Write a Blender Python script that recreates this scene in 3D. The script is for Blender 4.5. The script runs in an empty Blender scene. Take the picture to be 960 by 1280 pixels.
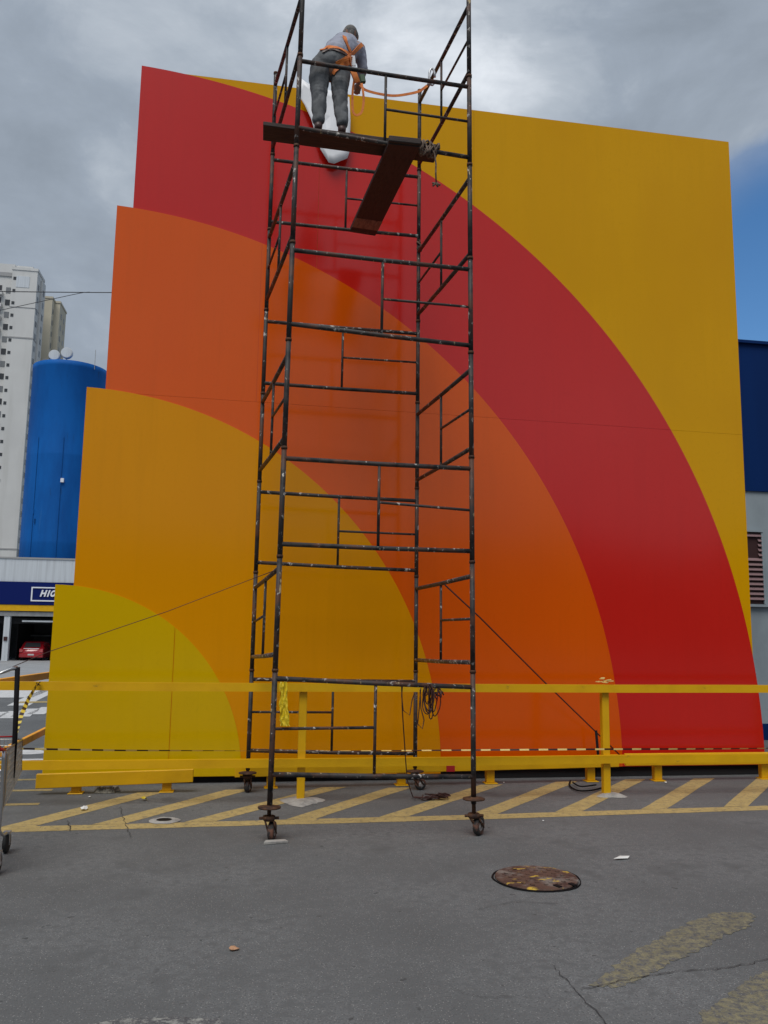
import bpy, bmesh, math, random
from mathutils import Vector, Matrix, noise as mnoise
from mathutils.bvhtree import BVHTree
random.seed(7)
scene = bpy.context.scene
C = scene.collection
R = math.radians

# ------------------------------------------------------------ camera
EYE = 1.6
FPX = 1050.0                       # focal length in pixels of the 960x1280 photograph
pitch, roll, yaw = math.atan(150 / FPX), math.atan(0.0146), R(9.5)
fwd = Vector((math.sin(yaw) * math.cos(pitch), math.cos(yaw) * math.cos(pitch), math.sin(pitch)))
r0 = Vector((math.cos(yaw), -math.sin(yaw), 0)); u0 = r0.cross(fwd)
right = (r0 * math.cos(roll) + u0 * math.sin(roll)).normalized(); up = right.cross(fwd)
cd = bpy.data.cameras.new('camera'); cam = bpy.data.objects.new('camera', cd); C.objects.link(cam)
cam.matrix_world = Matrix(((right.x, up.x, -fwd.x, 0), (right.y, up.y, -fwd.y, 0), (right.z, up.z, -fwd.z, EYE), (0, 0, 0, 1)))
cd.sensor_fit = 'VERTICAL'; cd.sensor_height = 24.0; cd.lens = FPX / 1280 * 24.0
cd.clip_start = 0.05; cd.clip_end = 3000
scene.camera = cam

def direction(px, py):
    return fwd + right * ((px - 480) / FPX) + up * ((640 - py) / FPX)
def at(px, py, Y):                 # point of the vertical plane y = Y seen at a pixel of the photograph
    d = direction(px, py); t = Y / d.y
    return Vector((d.x * t, Y, EYE + d.z * t))
def on(px, py, z=0.0):             # point of a level plane
    d = direction(px, py); t = (z - EYE) / d.z
    return Vector((d.x * t, d.y * t, z))

# ------------------------------------------------------------ sky, sun, exposure
SUN_EL, SUN_AZ = R(58), R(207)     # azimuth from +Y clockwise: behind the camera, a little left
world = bpy.data.worlds.new('World'); scene.world = world; world.use_nodes = True
wn = world.node_tree; wn.nodes.clear(); wl = wn.links
def W(t, **k):
    n = wn.nodes.new(t)
    for a, b in k.items(): setattr(n, a, b)
    return n
wo = W('ShaderNodeOutputWorld')
sky = W('ShaderNodeTexSky', sky_type='NISHITA', sun_disc=False, sun_elevation=SUN_EL, sun_rotation=SUN_AZ)
sky.air_density = 1.0; sky.dust_density = 0.0; sky.ozone_density = 3.0
bg1 = W('ShaderNodeBackground'); bg1.inputs[1].default_value = 0.08
hsv = W('ShaderNodeHueSaturation'); hsv.inputs['Saturation'].default_value = 1.22; wl.new(sky.outputs[0], hsv.inputs['Color']); wl.new(hsv.outputs[0], bg1.inputs[0])
tc = W('ShaderNodeTexCoord')
nz = W('ShaderNodeTexNoise'); nz.inputs['Scale'].default_value = 3.3; nz.inputs['Detail'].default_value = 7
nz.inputs['Roughness'].default_value = 0.56; nz.inputs['Distortion'].default_value = 0.35
mp = W('ShaderNodeMapping'); mp.inputs['Scale'].default_value = (1, 1, 1.7); mp.inputs['Location'].default_value = (5.4, 2.2, 0.6)
wl.new(tc.outputs['Generated'], mp.inputs[0]); wl.new(mp.outputs[0], nz.inputs['Vector'])
def wmath(op, a, b=None, clamp=False):
    n = W('ShaderNodeMath', operation=op); n.use_clamp = clamp
    for i, v in enumerate((a, b)):
        if v is None: continue
        if isinstance(v, (int, float)): n.inputs[i].default_value = v
        else: wl.new(v, n.inputs[i])
    return n.outputs[0]
def lobe(vec, lo, hi):             # 0..1 inside a cone round a direction, its rim broken up by the cloud noise
    dp = W('ShaderNodeVectorMath', operation='DOT_PRODUCT'); wl.new(tc.outputs['Generated'], dp.inputs[0])
    dp.inputs[1].default_value = vec.normalized()
    mr = W('ShaderNodeMapRange', interpolation_type='SMOOTHSTEP'); wl.new(dp.outputs['Value'], mr.inputs[0])
    mr.inputs[1].default_value = math.cos(lo); mr.inputs[2].default_value = math.cos(hi)
    return mr.outputs[0]
thin = lobe(direction(400, 20), R(20), R(2))              # the thin, bright part of the cloud cover
t0 = wmath('MULTIPLY', nz.outputs[0], 1.12)
nz3 = W('ShaderNodeTexNoise'); nz3.inputs['Scale'].default_value = 8.5; nz3.inputs['Detail'].default_value = 8; nz3.inputs['Roughness'].default_value = 0.6
nz3.inputs['Distortion'].default_value = 0.6; wl.new(mp.outputs[0], nz3.inputs['Vector'])
t0 = wmath('ADD', t0, wmath('MULTIPLY', wmath('SUBTRACT', nz3.outputs[0], 0.5), 0.42))
t1 = wmath('ADD', t0, wmath('MULTIPLY', thin, 0.24))
ramp = W('ShaderNodeValToRGB'); wl.new(t1, ramp.inputs[0])
cr = ramp.color_ramp
cr.elements[0].position = 0.40; cr.elements[0].color = (0.175, 0.205, 0.245, 1)
cr.elements[1].position = 1.02; cr.elements[1].color = (0.52, 0.55, 0.59, 1)
e = cr.elements.new(0.60); e.color = (0.215, 0.25, 0.298, 1)
e = cr.elements.new(0.78); e.color = (0.30, 0.335, 0.38, 1)
bg2 = W('ShaderNodeBackground'); wl.new(ramp.outputs[0], bg2.inputs[0]); bg2.inputs[1].default_value = 1.0
nz2 = W('ShaderNodeTexNoise'); nz2.inputs['Scale'].default_value = 5.0; nz2.inputs['Detail'].default_value = 7
wl.new(mp.outputs[0], nz2.inputs['Vector'])
gap = lobe(direction(1075, 480), R(18.5), R(11.5))             # break in the clouds low on the right
gm = wmath('MULTIPLY', wmath('SUBTRACT', wmath('ADD', gap, wmath('MULTIPLY', nz2.outputs[0], 1.5)), 0.98), 4.0, True)
gm = wmath('MULTIPLY', gm, gap, True)
mx = W('ShaderNodeMixShader'); wl.new(gm, mx.inputs[0]); wl.new(bg2.outputs[0], mx.inputs[1]); wl.new(bg1.outputs[0], mx.inputs[2])
wl.new(mx.outputs[0], wo.inputs[0])

sd = bpy.data.lights.new('sun', 'SUN'); sun = bpy.data.objects.new('sun', sd); C.objects.link(sun)
sd.energy = 1.5; sd.angle = R(36); sd.color = (1.0, 0.965, 0.91)
sv = Vector((math.sin(SUN_AZ) * math.cos(SUN_EL), math.cos(SUN_AZ) * math.cos(SUN_EL), math.sin(SUN_EL)))
sun.rotation_euler = sv.to_track_quat('Z', 'Y').to_euler(); sun.location = (0, -5, 20)
scene.view_settings.view_transform = 'Standard'; scene.view_settings.look = 'None'
scene.view_settings.exposure = 0.62; scene.view_settings.gamma = 1.0
try: scene.view_settings.use_curve_mapping = False
except Exception: pass

# ------------------------------------------------------------ materials
def mat(name, base, rough=0.6, metal=0.0, spec=0.5, spots=(), bump=None, coat=0.0):
    """spots: (colour, noise scale, low, high, (stretch x,y,z), detail) layered over the base colour
       bump: (scale, strength, distance, (stretch))"""
    m = bpy.data.materials.new(name); m.use_nodes = True; nt = m.node_tree; n = nt.nodes; l = nt.links
    b = n['Principled BSDF']; b.inputs['Roughness'].default_value = rough; b.inputs['Metallic'].default_value = metal
    b.inputs['Specular IOR Level'].default_value = spec; b.inputs['Coat Weight'].default_value = coat
    b.inputs['Base Color'].default_value = (*base, 1)
    tcn = n.new('ShaderNodeTexCoord'); prev = None
    for i, (col, sc, lo, hi, st, det) in enumerate(spots):
        mpn = n.new('ShaderNodeMapping'); mpn.inputs['Scale'].default_value = st
        mpn.inputs['Location'].default_value = (i * 7.3, i * 3.1, i * 1.7)
        l.new(tcn.outputs['Object'], mpn.inputs[0])
        t = n.new('ShaderNodeTexNoise'); t.inputs['Scale'].default_value = sc; t.inputs['Detail'].default_value = det
        t.inputs['Roughness'].default_value = 0.6
        l.new(mpn.outputs[0], t.inputs['Vector'])
        mr = n.new('ShaderNodeMapRange'); mr.inputs[1].default_value = lo; mr.inputs[2].default_value = hi
        l.new(t.outputs[0], mr.inputs[0])
        mixn = n.new('ShaderNodeMix'); mixn.data_type = 'RGBA'; l.new(mr.outputs[0], mixn.inputs[0])
        if prev is None: mixn.inputs[6].default_value = (*base, 1)
        else: l.new(prev, mixn.inputs[6])
        mixn.inputs[7].default_value = (*col, 1); prev = mixn.outputs[2]
    if prev is not None: l.new(prev, b.inputs['Base Color'])
    if bump:
        sc, stg, dist, st = bump
        mpn = n.new('ShaderNodeMapping'); mpn.inputs['Scale'].default_value = st; l.new(tcn.outputs['Object'], mpn.inputs[0])
        t = n.new('ShaderNodeTexNoise'); t.inputs['Scale'].default_value = sc; t.inputs['Detail'].default_value = 4
        l.new(mpn.outputs[0], t.inputs['Vector'])
        bp = n.new('ShaderNodeBump'); bp.inputs['Strength'].default_value = stg; bp.inputs['Distance'].default_value = dist
        l.new(t.outputs[0], bp.inputs['Height']); l.new(bp.outputs[0], b.inputs['Normal'])
    return m

ONE = (1, 1, 1)
def panel_mat(name, base, other, sp=.5):
    return mat(name, base, rough=0.15, spec=sp, spots=[(other, 0.7, 0.42, 0.75, (1, 1, .6), 3), (tuple(c * .94 for c in base), 4, .5, .85, (3, 1, .18), 5), (tuple(c * .93 for c in base), 26, .55, .8, ONE, 4)],
               bump=(2.0, 0.10, 0.008, (1, 1, .45)))
M = {}
M['p_lime'] = panel_mat('panel_lime_yellow', (.62, .395, .0), (.59, .37, .0), .35)
M['p_amber'] = panel_mat('panel_amber', (.70, .275, .0), (.67, .255, .0), .25)
M['p_orange'] = panel_mat('panel_orange', (.71, .098, .0), (.68, .088, .0))
M['p_red'] = panel_mat('panel_red', (.56, .014, .008), (.53, .012, .007), .6)
M['p_yellow'] = panel_mat('panel_yellow', (.66, .325, .0), (.61, .29, .0), .22)
M['rail'] = mat('yellow_rail_paint', (.72, .40, .004), .42, 0, .35, spots=[((.60, .32, .004), 3, .45, .8, (1, 1, 1), 4), ((.22, .13, .03), 14, .68, .78, (.4, 1, 1), 6), ((.10, .06, .03), 40, .74, .8, (1, 1, 1), 5)], bump=(30, .2, .004, ONE))
M['rail_far'] = mat('orange_rail_paint', (.88, .38, .005), .5, 0, .3, spots=[((.6, .22, .01), 5, .5, .8, ONE, 4)])
M['steel'] = mat('scaffold_black_paint', (.042, .038, .037), .6, .0, .35,
    spots=[((.095, .042, .026), 5, .48, .62, (1, 1, .6), 5), ((.015, .015, .016), 9, .5, .62, ONE, 4), ((.46, .44, .41), 24, .615, .66, (1, 1, .7), 5), ((.42, .33, .18), 15, .655, .70, (1, 1, .5), 5)], bump=(60, .35, .003, ONE))
M['steel_spat'] = mat('scaffold_splattered_paint', (.035, .03, .03), .45, .2, .5,
    spots=[((.09, .045, .03), 6, .48, .62, ONE, 5), ((.60, .56, .50), 30, .56, .62, (.6, 1, 1), 5)], bump=(60, .4, .004, ONE))
M['rust'] = mat('rusted_steel', (.10, .045, .022), .8, .3, spots=[((.035, .018, .014), 18, .45, .62, ONE, 5), ((.22, .11, .05), 30, .62, .72, ONE, 5)], bump=(50, .5, .004, ONE))
M['wheel'] = mat('caster_rubber', (.03, .028, .027), .8, spots=[((.16, .07, .045), 15, .5, .62, ONE, 4)])
M['hub'] = mat('worn_hub_metal', (.50, .48, .46), .5, .3, spots=[((.12, .07, .05), 25, .5, .6, ONE, 4)])
M['wood'] = mat('dark_stained_plank', (.030, .019, .016), .75, spots=[((.06, .032, .024), 3, .45, .7, (1, 12, 12), 6), ((.016, .010, .009), 9, .5, .65, (1, 6, 6), 5)], bump=(20, .4, .006, (1, 6, 6)))
M['wood2'] = mat('dark_stained_ramp_plank', (.028, .017, .015), .75, spots=[((.038, .022, .018), 3, .45, .7, (12, 1, 12), 6), ((.014, .009, .008), 9, .5, .65, (6, 1, 6), 5)], bump=(20, .4, .006, (6, 1, 6)))
M['wood_bare'] = mat('bare_wood_band', (.24, .14, .10), .8, spots=[((.14, .075, .055), 5, .45, .65, (10, 1, 10), 6)])
M['rope'] = mat('grey_brown_rope', (.17, .12, .09), .9, spots=[((.08, .055, .04), 40, .45, .6, ONE, 3)])
M['cable'] = mat('dark_red_cable', (.05, .014, .011), .7)
M['black'] = mat('black_plastic', (.008, .007, .008), .8, 0, .15)
M['dark'] = mat('dark_cladding_and_shade', (.012, .012, .014), .9)
M['bag'] = mat('yellow_plastic', (.75, .56, .02), .35, spots=[((.6, .42, .015), 20, .4, .7, ONE, 3)])
M['white'] = mat('white_vinyl', (.86, .87, .90), .5, spots=[((.76, .78, .83), 4, .5, .8, ONE, 3)], bump=(5, .15, .02, ONE))
M['litter_white'] = mat('white_paper', (.7, .7, .68), .8)
M['leaf'] = mat('dry_leaf', (.45, .25, .14), .8)
M['rag'] = mat('dirty_rag', (.26, .24, .19), .95, spots=[((.12, .11, .09), 25, .45, .6, ONE, 4)])
M['chrome'] = mat('cart_chrome', (.50, .50, .50), .3, .9)
M['mesh'] = mat('cart_basket_wire', (.36, .35, .32), .45, .6)
M['red_plastic'] = mat('red_plastic', (.42, .015, .02), .35)
M['tape_y'] = mat('tape_yellow', (.72, .55, .06), .4); M['tape_k'] = mat('tape_black', (.03, .012, .01), .4)
M['tape_w'] = mat('tape_pale', (.75, .57, .20), .4)
M['cement'] = mat('pale_cement', (.36, .345, .32), .9, spots=[((.24, .23, .22), 12, .45, .65, ONE, 5)], bump=(30, .6, .01, ONE))
# person
M['trouser'] = mat('grey_work_trousers', (.135, .142, .15), .85, spots=[((.085, .09, .098), 6, .45, .7, ONE, 4), ((.18, .19, .20), 12, .62, .75, (1, 1, .5), 4)], bump=(9, .5, .02, (1, 1, .7)))
M['shirt'] = mat('grey_blue_shirt', (.33, .345, .42), .85, spots=[((.25, .265, .33), 7, .45, .7, ONE, 4)], bump=(12, .4, .015, ONE))
M['skin'] = mat('skin', (.36, .19, .125), .55, spots=[((.29, .14, .09), 20, .5, .7, ONE, 3)])
M['hair'] = mat('short_grey_hair', (.13, .125, .12), .85, spots=[((.24, .23, .22), 60, .5, .62, ONE, 4)], bump=(120, .5, .004, ONE))
M['shoe'] = mat('dark_brown_shoe', (.07, .035, .03), .5)
M['webbing'] = mat('orange_webbing', (.72, .21, .035), .7, spots=[((.55, .14, .03), 25, .45, .65, ONE, 3)])
M['clip'] = mat('pale_metal_clip', (.55, .56, .58), .4, .5)
M['green'] = mat('dark_green_tool', (.05, .10, .05), .5)
# far setting
M['tower'] = mat('pale_render', (.60, .60, .585), .85, spots=[((.53, .53, .52), .08, .4, .7, ONE, 3), ((.50, .50, .48), .6, .5, .8, (1, 1, .1), 3)])
M['beige'] = mat('beige_render', (.52, .48, .38), .85, spots=[((.46, .42, .33), .1, .4, .7, ONE, 3)])
M['band'] = mat('grey_string_course', (.33, .33, .33), .85)
M['glass'] = mat('dark_window_glass', (.045, .048, .052), .25)
M['shut'] = mat('pale_grey_window', (.17, .18, .19), .35)  # paler grey panes among the dark tower windows
M['tank'] = mat('blue_tank_paint', (.004, .115, .42), .6, 0, .15, spots=[((.003, .082, .32), .5, .42, .65, (1, 1, .25), 5), ((.06, .22, .50), .9, .66, .8, (2, 2, .12), 5), ((.01, .07, .22), 2.5, .64, .72, (2, 2, .2), 5)])
M['tank_dark'] = mat('blue_tank_seam', (.005, .06, .22), .7, 0, .1)
M['dish'] = mat('antenna_dish_white', (.55, .56, .58), .5)
M['fascia'] = mat('weathered_metal_fascia', (.56, .60, .64), .55, spots=[((.44, .47, .50), 1.0, .45, .7, (4, 1, .15), 4)])
M['navy'] = mat('navy_fascia', (.003, .012, .11), .6, 0, .12)
M['sign_white'] = mat('sign_white', (.78, .80, .86), .5)
M['conc'] = mat('grey_concrete', (.26, .27, .28), .9, spots=[((.18, .19, .20), 1.5, .45, .7, ONE, 4)])
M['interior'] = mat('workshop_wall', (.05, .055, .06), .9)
M['carred'] = mat('red_car_paint', (.40, .010, .018), .2, coat=1.0)
M['lamp'] = mat('red_tail_lamp', (.6, .12, .12), .2); M['plate'] = mat('number_plate', (.6, .6, .6), .5)
M['tyre'] = mat('tyre', (.015, .015, .015), .8)
M['rnavy'] = mat('navy_wall_cladding', (.001, .022, .115), .6, 0, .12, spots=[((.001, .018, .095), .8, .4, .7, (3, 1, .2), 3)])
M['rgrey'] = mat('blue_grey_render', (.31, .36, .39), .9, spots=[((.25, .29, .32), 2.0, .42, .7, (1, 1, .5), 5)], bump=(40, .3, .005, ONE))
M['louvre'] = mat('pinkish_louvre', (.24, .145, .15), .7); M['louvre_d'] = mat('louvre_recess', (.04, .012, .012), .8)
M['wire'] = mat('overhead_wire', (.05, .05, .055), .7)
M['crackm'] = mat('crack_line_dark', (.035, .034, .034), .95)  # flat dark colour of the crack lines

# asphalt and road paint share one aggregate pattern
def asphalt(name, paint=None, wear=(.5, .62), worn_amount=1.0, base=(.105, .105, .110)):
    m = bpy.data.materials.new(name); m.use_nodes = True; nt = m.node_tree; n = nt.nodes; l = nt.links
    b = n['Principled BSDF']; b.inputs['Roughness'].default_value = .85; b.inputs['Specular IOR Level'].default_value = .35
    g = n.new('ShaderNodeNewGeometry')
    def tex(sc, det, rough=.6):
        t = n.new('ShaderNodeTexNoise'); t.inputs['Scale'].default_value = sc; t.inputs['Detail'].default_value = det
        t.inputs['Roughness'].default_value = rough; l.new(g.outputs['Position'], t.inputs['Vector']); return t.outputs[0]
    def mixc(f, a, c2, lo, hi):
        mr = n.new('ShaderNodeMapRange'); mr.inputs[1].default_value = lo; mr.inputs[2].default_value = hi; l.new(f, mr.inputs[0])
        mi = n.new('ShaderNodeMix'); mi.data_type = 'RGBA'; l.new(mr.outputs[0], mi.inputs[0])
        if isinstance(a, tuple): mi.inputs[6].default_value = (*a, 1)
        else: l.new(a, mi.inputs[6])
        if isinstance(c2, tuple): mi.inputs[7].default_value = (*c2, 1)
        else: l.new(c2, mi.inputs[7])
        return mi.outputs[2]
    k = lambda f: tuple(c * f for c in base)
    c = mixc(tex(.8, 5), k(.78), k(1.18), .35, .68)
    c = mixc(tex(90, 2), k(.62), c, .34, .50)
    vo = n.new('ShaderNodeTexVoronoi'); vo.inputs['Scale'].default_value = 70; l.new(g.outputs['Position'], vo.inputs['Vector'])
    c = mixc(vo.outputs['Distance'], (.33, .325, .315), c, .09, .23)          # pale aggregate showing
    c = mixc(tex(38, 3), c, k(.45), .68, .74)                               # dark pits
    c = mixc(tex(7, 2), c, k(.70), .70, .76)                                # tar spots
    c = mixc(tex(2.2, 6), c, k(.68), .57, .70)
    c = mixc(tex(13, 2), c, k(.48), .69, .73)
    c = mixc(tex(16, 4), k(.80), c, .36, .52)                               # oily patches
    if paint:
        pc = mixc(tex(9, 5), paint, tuple(x * .72 for x in paint), .45, .7)
        pc = mixc(tex(120, 2), tuple(x * .75 for x in paint), pc, .36, .48)
        c = mixc(tex(22, 8, .75), pc, c, *wear)
    l.new(c, b.inputs['Base Color'])
    bp = n.new('ShaderNodeBump'); bp.inputs['Strength'].default_value = .5; bp.inputs['Distance'].default_value = .006
    l.new(tex(110, 3), bp.inputs['Height']); l.new(bp.outputs[0], b.inputs['Normal'])
    return m
M['asphalt'] = asphalt('asphalt', base=(.134, .138, .141))
M['hatch'] = asphalt('hatch_yellow_paint', (.46, .345, .14), (.52, .68))
M['faded'] = asphalt('faded_yellow_paint', (.235, .21, .13), (.42, .60))
M['faded2'] = asphalt('old_grey_paint', (.30, .30, .28), (.42, .52))
M['stain'] = asphalt('oil_stained_asphalt', (.085, .084, .082), (.42, .58), base=(.134, .138, .141))
M['whitep'] = asphalt('road_white_paint', (.62, .62, .62), (.62, .72))
M['apron'] = asphalt('pale_concrete_apron', base=(.34, .35, .36))

# ------------------------------------------------------------ mesh helpers
class MB:
    def __init__(s): s.v = []; s.f = []
    def add(s, vs, fs):
        b = len(s.v); s.v += [tuple(v) for v in vs]; s.f += [tuple(i + b for i in f) for f in fs]; return s
    def box(s, a, b):
        (x0, y0, z0), (x1, y1, z1) = a, b
        return s.add([(x0, y0, z0), (x1, y0, z0), (x1, y1, z0), (x0, y1, z0), (x0, y0, z1), (x1, y0, z1), (x1, y1, z1), (x0, y1, z1)],
                     [(0, 3, 2, 1), (4, 5, 6, 7), (0, 1, 5, 4), (1, 2, 6, 5), (2, 3, 7, 6), (3, 0, 4, 7)])
    def bar(s, p, q, w, h, upv=(0, 0, 1)):           # rectangular bar from p to q (centre line)
        p, q = Vector(p), Vector(q); d = (q - p).normalized(); sx = d.cross(Vector(upv)).normalized(); uz = sx.cross(d)
        vs = [c + sx * a * w / 2 + uz * b * h / 2 for c in (p, q) for a, b in ((-1, -1), (1, -1), (1, 1), (-1, 1))]
        return s.add(vs, [(0, 3, 2, 1), (4, 5, 6, 7), (0, 1, 5, 4), (1, 2, 6, 5), (2, 3, 7, 6), (3, 0, 4, 7)])
    def tube(s, pts, r, n=10, cap=True):
        pts = [Vector(p) for p in pts]; rs = r if isinstance(r, (list, tuple)) else [r] * len(pts)
        d0 = (pts[1] - pts[0]).normalized(); ref = Vector((0, 0, 1)) if abs(d0.z) < .9 else Vector((1, 0, 0))
        a = d0.cross(ref).normalized(); b0 = len(s.v)
        for i, p in enumerate(pts):
            d = (pts[min(i + 1, len(pts) - 1)] - pts[max(i - 1, 0)]).normalized()
            a = (a - d * a.dot(d)).normalized(); c = d.cross(a)
            for k in range(n):
                t = 2 * math.pi * k / n; s.v.append(tuple(p + (a * math.cos(t) + c * math.sin(t)) * rs[i]))
        for i in range(len(pts) - 1):
            for k in range(n):
                k2 = (k + 1) % n; A = b0 + i * n
                s.f.append((A + k, A + k2, A + n + k2, A + n + k))
        if cap:
            s.f.append(tuple(b0 + k for k in reversed(range(n)))); e = b0 + (len(pts) - 1) * n; s.f.append(tuple(e + k for k in range(n)))
        return s
    def prism(s, poly, ext):                          # poly: list of 3D points, ext: vector
        n = len(poly); ex = Vector(ext); P = [Vector(p) for p in poly]
        vs = P + [p + ex for p in P]
        return s.add(vs, [tuple(range(n)), tuple(reversed(range(n, 2 * n)))] + [(i, i + n, (i + 1) % n + n, (i + 1) % n) for i in range(n)])
    def lathe(s, c, prof, n=16, axis='Z'):            # prof: (radius, height)
        b0 = len(s.v); c = Vector(c)
        for r, h in prof:
            for k in range(n):
                t = 2 * math.pi * k / n; x, y = r * math.cos(t), r * math.sin(t)
                s.v.append(tuple(c + (Vector((x, y, h)) if axis == 'Z' else Vector((h, x, y)) if axis == 'X' else Vector((x, h, y)))))
        for i in range(len(prof) - 1):
            for k in range(n):
                k2 = (k + 1) % n; A = b0 + i * n; s.f.append((A + k, A + k2, A + n + k2, A + n + k))
        s.f.append(tuple(b0 + k for k in reversed(range(n)))); e = b0 + (len(prof) - 1) * n; s.f.append(tuple(e + k for k in range(n)))
        return s
def origin(o):
    while o is not None:
        if o.parent is None: return Vector(o.location)
        o = o.parent
    return Vector((0, 0, 0))
def finish(me, smooth, bevel, ob):
    bm = bmesh.new(); bm.from_mesh(me); bmesh.ops.recalc_face_normals(bm, faces=bm.faces)
    if bevel: bmesh.ops.bevel(bm, geom=[e for e in bm.edges], offset=bevel, segments=1, affect='EDGES', clamp_overlap=True)
    bm.to_mesh(me); bm.free()
    if smooth:
        for p in me.polygons: p.use_smooth = len(p.vertices) == 4
def put(name, mb, m, parent=None, smooth=False, bevel=0.0):
    me = bpy.data.meshes.new(name); org = origin(parent) if parent else Vector((0, 0, 0))
    if parent is None and mb.v:
        xs = [Vector(v) for v in mb.v]; cx = sum(xs, Vector()) / len(xs); org = Vector((cx.x, cx.y, min(v.z for v in xs)))
    me.from_pydata([tuple(Vector(v) - org) for v in mb.v], [], mb.f)
    finish(me, smooth, bevel, None)
    o = bpy.data.objects.new(name, me); C.objects.link(o); me.materials.append(M[m] if isinstance(m, str) else m)
    if parent: o.parent = parent
    else: o.location = org
    return o
def tag(o, label, cat, group=None):
    o['label'] = label; o['category'] = cat
    if group: o['group'] = group
    return o
def thing(name, label, cat, loc, group=None):
    o = bpy.data.objects.new(name, None); C.objects.link(o); o.location = loc; o.empty_display_size = .2
    return tag(o, label, cat, group)
def struct(o): o['kind'] = 'structure'; return o
def sag(p, q, drop, n=14):
    p, q = Vector(p), Vector(q)
    return [p.lerp(q, i / n) - Vector((0, 0, drop * 4 * (i / n) * (1 - i / n))) for i in range(n + 1)]

# ------------------------------------------------------------ ground: level by the wall, falling gently towards the workshop
FALL = [(12.0, 0.0), (66.0, -0.95), (80.0, -1.0), (2500.0, -1.0)]
def gz(y):
    if y <= 12: return 0.0
    for (a, za), (b, zb) in zip(FALL, FALL[1:]):
        if y <= b: return za + (zb - za) * (y - a) / (b - a)
    return -1.0
def ong(px, py, dz=0.0):
    z = 0.0
    for _ in range(30):
        p = on(px, py, z); z = z * .4 + gz(p.y) * .6
    p = on(px, py, gz(on(px, py, z).y)); return Vector((p.x, p.y, gz(p.y) + dz))
g = MB(); ys = [-130, -60, -5, 2, 5, 8, 12, 20, 30, 45, 66, 80, 200, 900, 2500]
for y in ys:
    w = 60 if y < 100 else y * 1.2
    g.v += [(-w, y, gz(y)), (w, y, gz(y))]
for i in range(len(ys) - 1): g.f.append((2 * i, 2 * i + 1, 2 * i + 3, 2 * i + 2))
struct(put('ground', g, 'asphalt'))
M['backdrop_m'] = mat('reflection_backdrop_dark', (.035, .042, .03), .95, spots=[((.06, .06, .05), .2, .4, .7, ONE, 5)])
backdrop = MB()  # added unseen band behind the camera, keeps sky out of the lower panel reflections
for i in range(41):
    a = R(180 - 100 + 200 * i / 40); rr0 = 42 + 6 * mnoise.noise(Vector((i * .3, 0, 0)))
    x, y = math.sin(a) * rr0, math.cos(a) * rr0; h = 9 + 4 * mnoise.noise(Vector((i * .45, 2, 0))) + 1.5 * mnoise.noise(Vector((i * 1.7, 5, 0)))
    backdrop.v += [(x, y, -.1), (x * 1.10, y * 1.10, h * .75), (x * 1.2, y * 1.2, h), (x * 1.7, y * 1.7, h * .8), (x * 2.2, y * 2.2, -.1)]
for i in range(40):
    for k in range(4): backdrop.f.append((5 * i + k, 5 * i + 5 + k, 5 * i + 6 + k, 5 * i + 1 + k))
struct(put('reflection_backdrop', backdrop, 'backdrop_m'))
def sheet(name, pts, m, dz=.004):
    dz *= .5; mb = MB(); mb.add([(p[0], p[1], gz(p[1]) + dz) for p in pts], [tuple(range(len(pts)))])
    return struct(put(name, mb, m))
# pale concrete apron in front of the workshop
ap = MB(); yy = [30, 38, 48, 58, 75]
for y in yy: ap.v += [(-45, y, gz(y) + .004), (8, y, gz(y) + .004)]
for i in range(len(yy) - 1): ap.f.append((2 * i, 2 * i + 1, 2 * i + 3, 2 * i + 2))
struct(put('concrete_apron', ap, 'apron'))
def stripe(name, p, q, w, m, dz=.004, n=6, jit=.004):
    p, q = Vector(p).xy, Vector(q).xy; d = (q - p).normalized(); nrm = Vector((-d.y, d.x)); A = []; B = []
    for i in range(n + 1):
        c = p.lerp(q, i / n)
        A.append(c + nrm * (w / 2 + random.uniform(-jit, jit))); B.append(c - nrm * (w / 2 + random.uniform(-jit, jit)))
    return sheet(name, A + B[::-1], m, dz)
# hatched no-parking band under the wall
LN = [(-1.95, 7.37), (2.0, 7.44), (5.0, 7.56), (7.5, 7.66)]
def lny(x):
    for (a, b) in zip(LN, LN[1:]):
        if x <= b[0]: return a[1] + (b[1] - a[1]) * (x - a[0]) / (b[0] - a[0])
    return LN[-1][1]
bw = .092
for (a, b) in zip(LN, LN[1:]):
    n = 14; up_, lo_ = [], []
    for i in range(n + 1):
        x = a[0] + (b[0] - a[0]) * i / n; y = lny(x); up_.append((x, y + bw + random.uniform(-.005, .005))); lo_.append((x, y - bw + random.uniform(-.008, .008)))
    sheet('hatch_border_line', lo_ + up_[::-1], 'hatch')
for (a, b) in [((-1.72, 7.46), (-.80, 8.86)), ((-1.0, 7.50), (.05, 8.93)), ((-.20, 7.58), (1.02, 8.98)), ((.58, 7.52), (1.70, 8.90)), ((1.36, 7.50), (2.72, 8.98)),
               ((2.18, 7.52), (3.60, 9.09)), ((2.98, 7.54), (4.45, 9.17)), ((3.84, 7.58), (5.28, 9.16)), ((4.70, 7.62), (6.07, 9.15)), ((5.6, 7.66), (7.0, 9.2))]:
    w = .128; n = 8; y0 = lny(a[0]) + bw + .004; L_, R_ = [], []
    for i in range(n + 1):
        t = i / n; y = y0 + (b[1] - y0) * t; x = a[0] + (b[0] - a[0]) * (y - a[1]) / (b[1] - a[1]); j = random.uniform(-.006, .006)
        L_.append((x - w + j, y)); R_.append((x + w + random.uniform(-.006, .006), y))
    sheet('hatch_stripe', L_ + R_[::-1], 'hatch')
for x0, x1, y in [(-2.5, -1.75, 8.36), (-2.7, -1.78, 9.05), (-2.9, -2.0, 9.67), (-3.1, -2.2, 10.4)]:
    stripe('short_yellow_mark', (x0, y), (x1, y + .02), .09, 'hatch')
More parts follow.
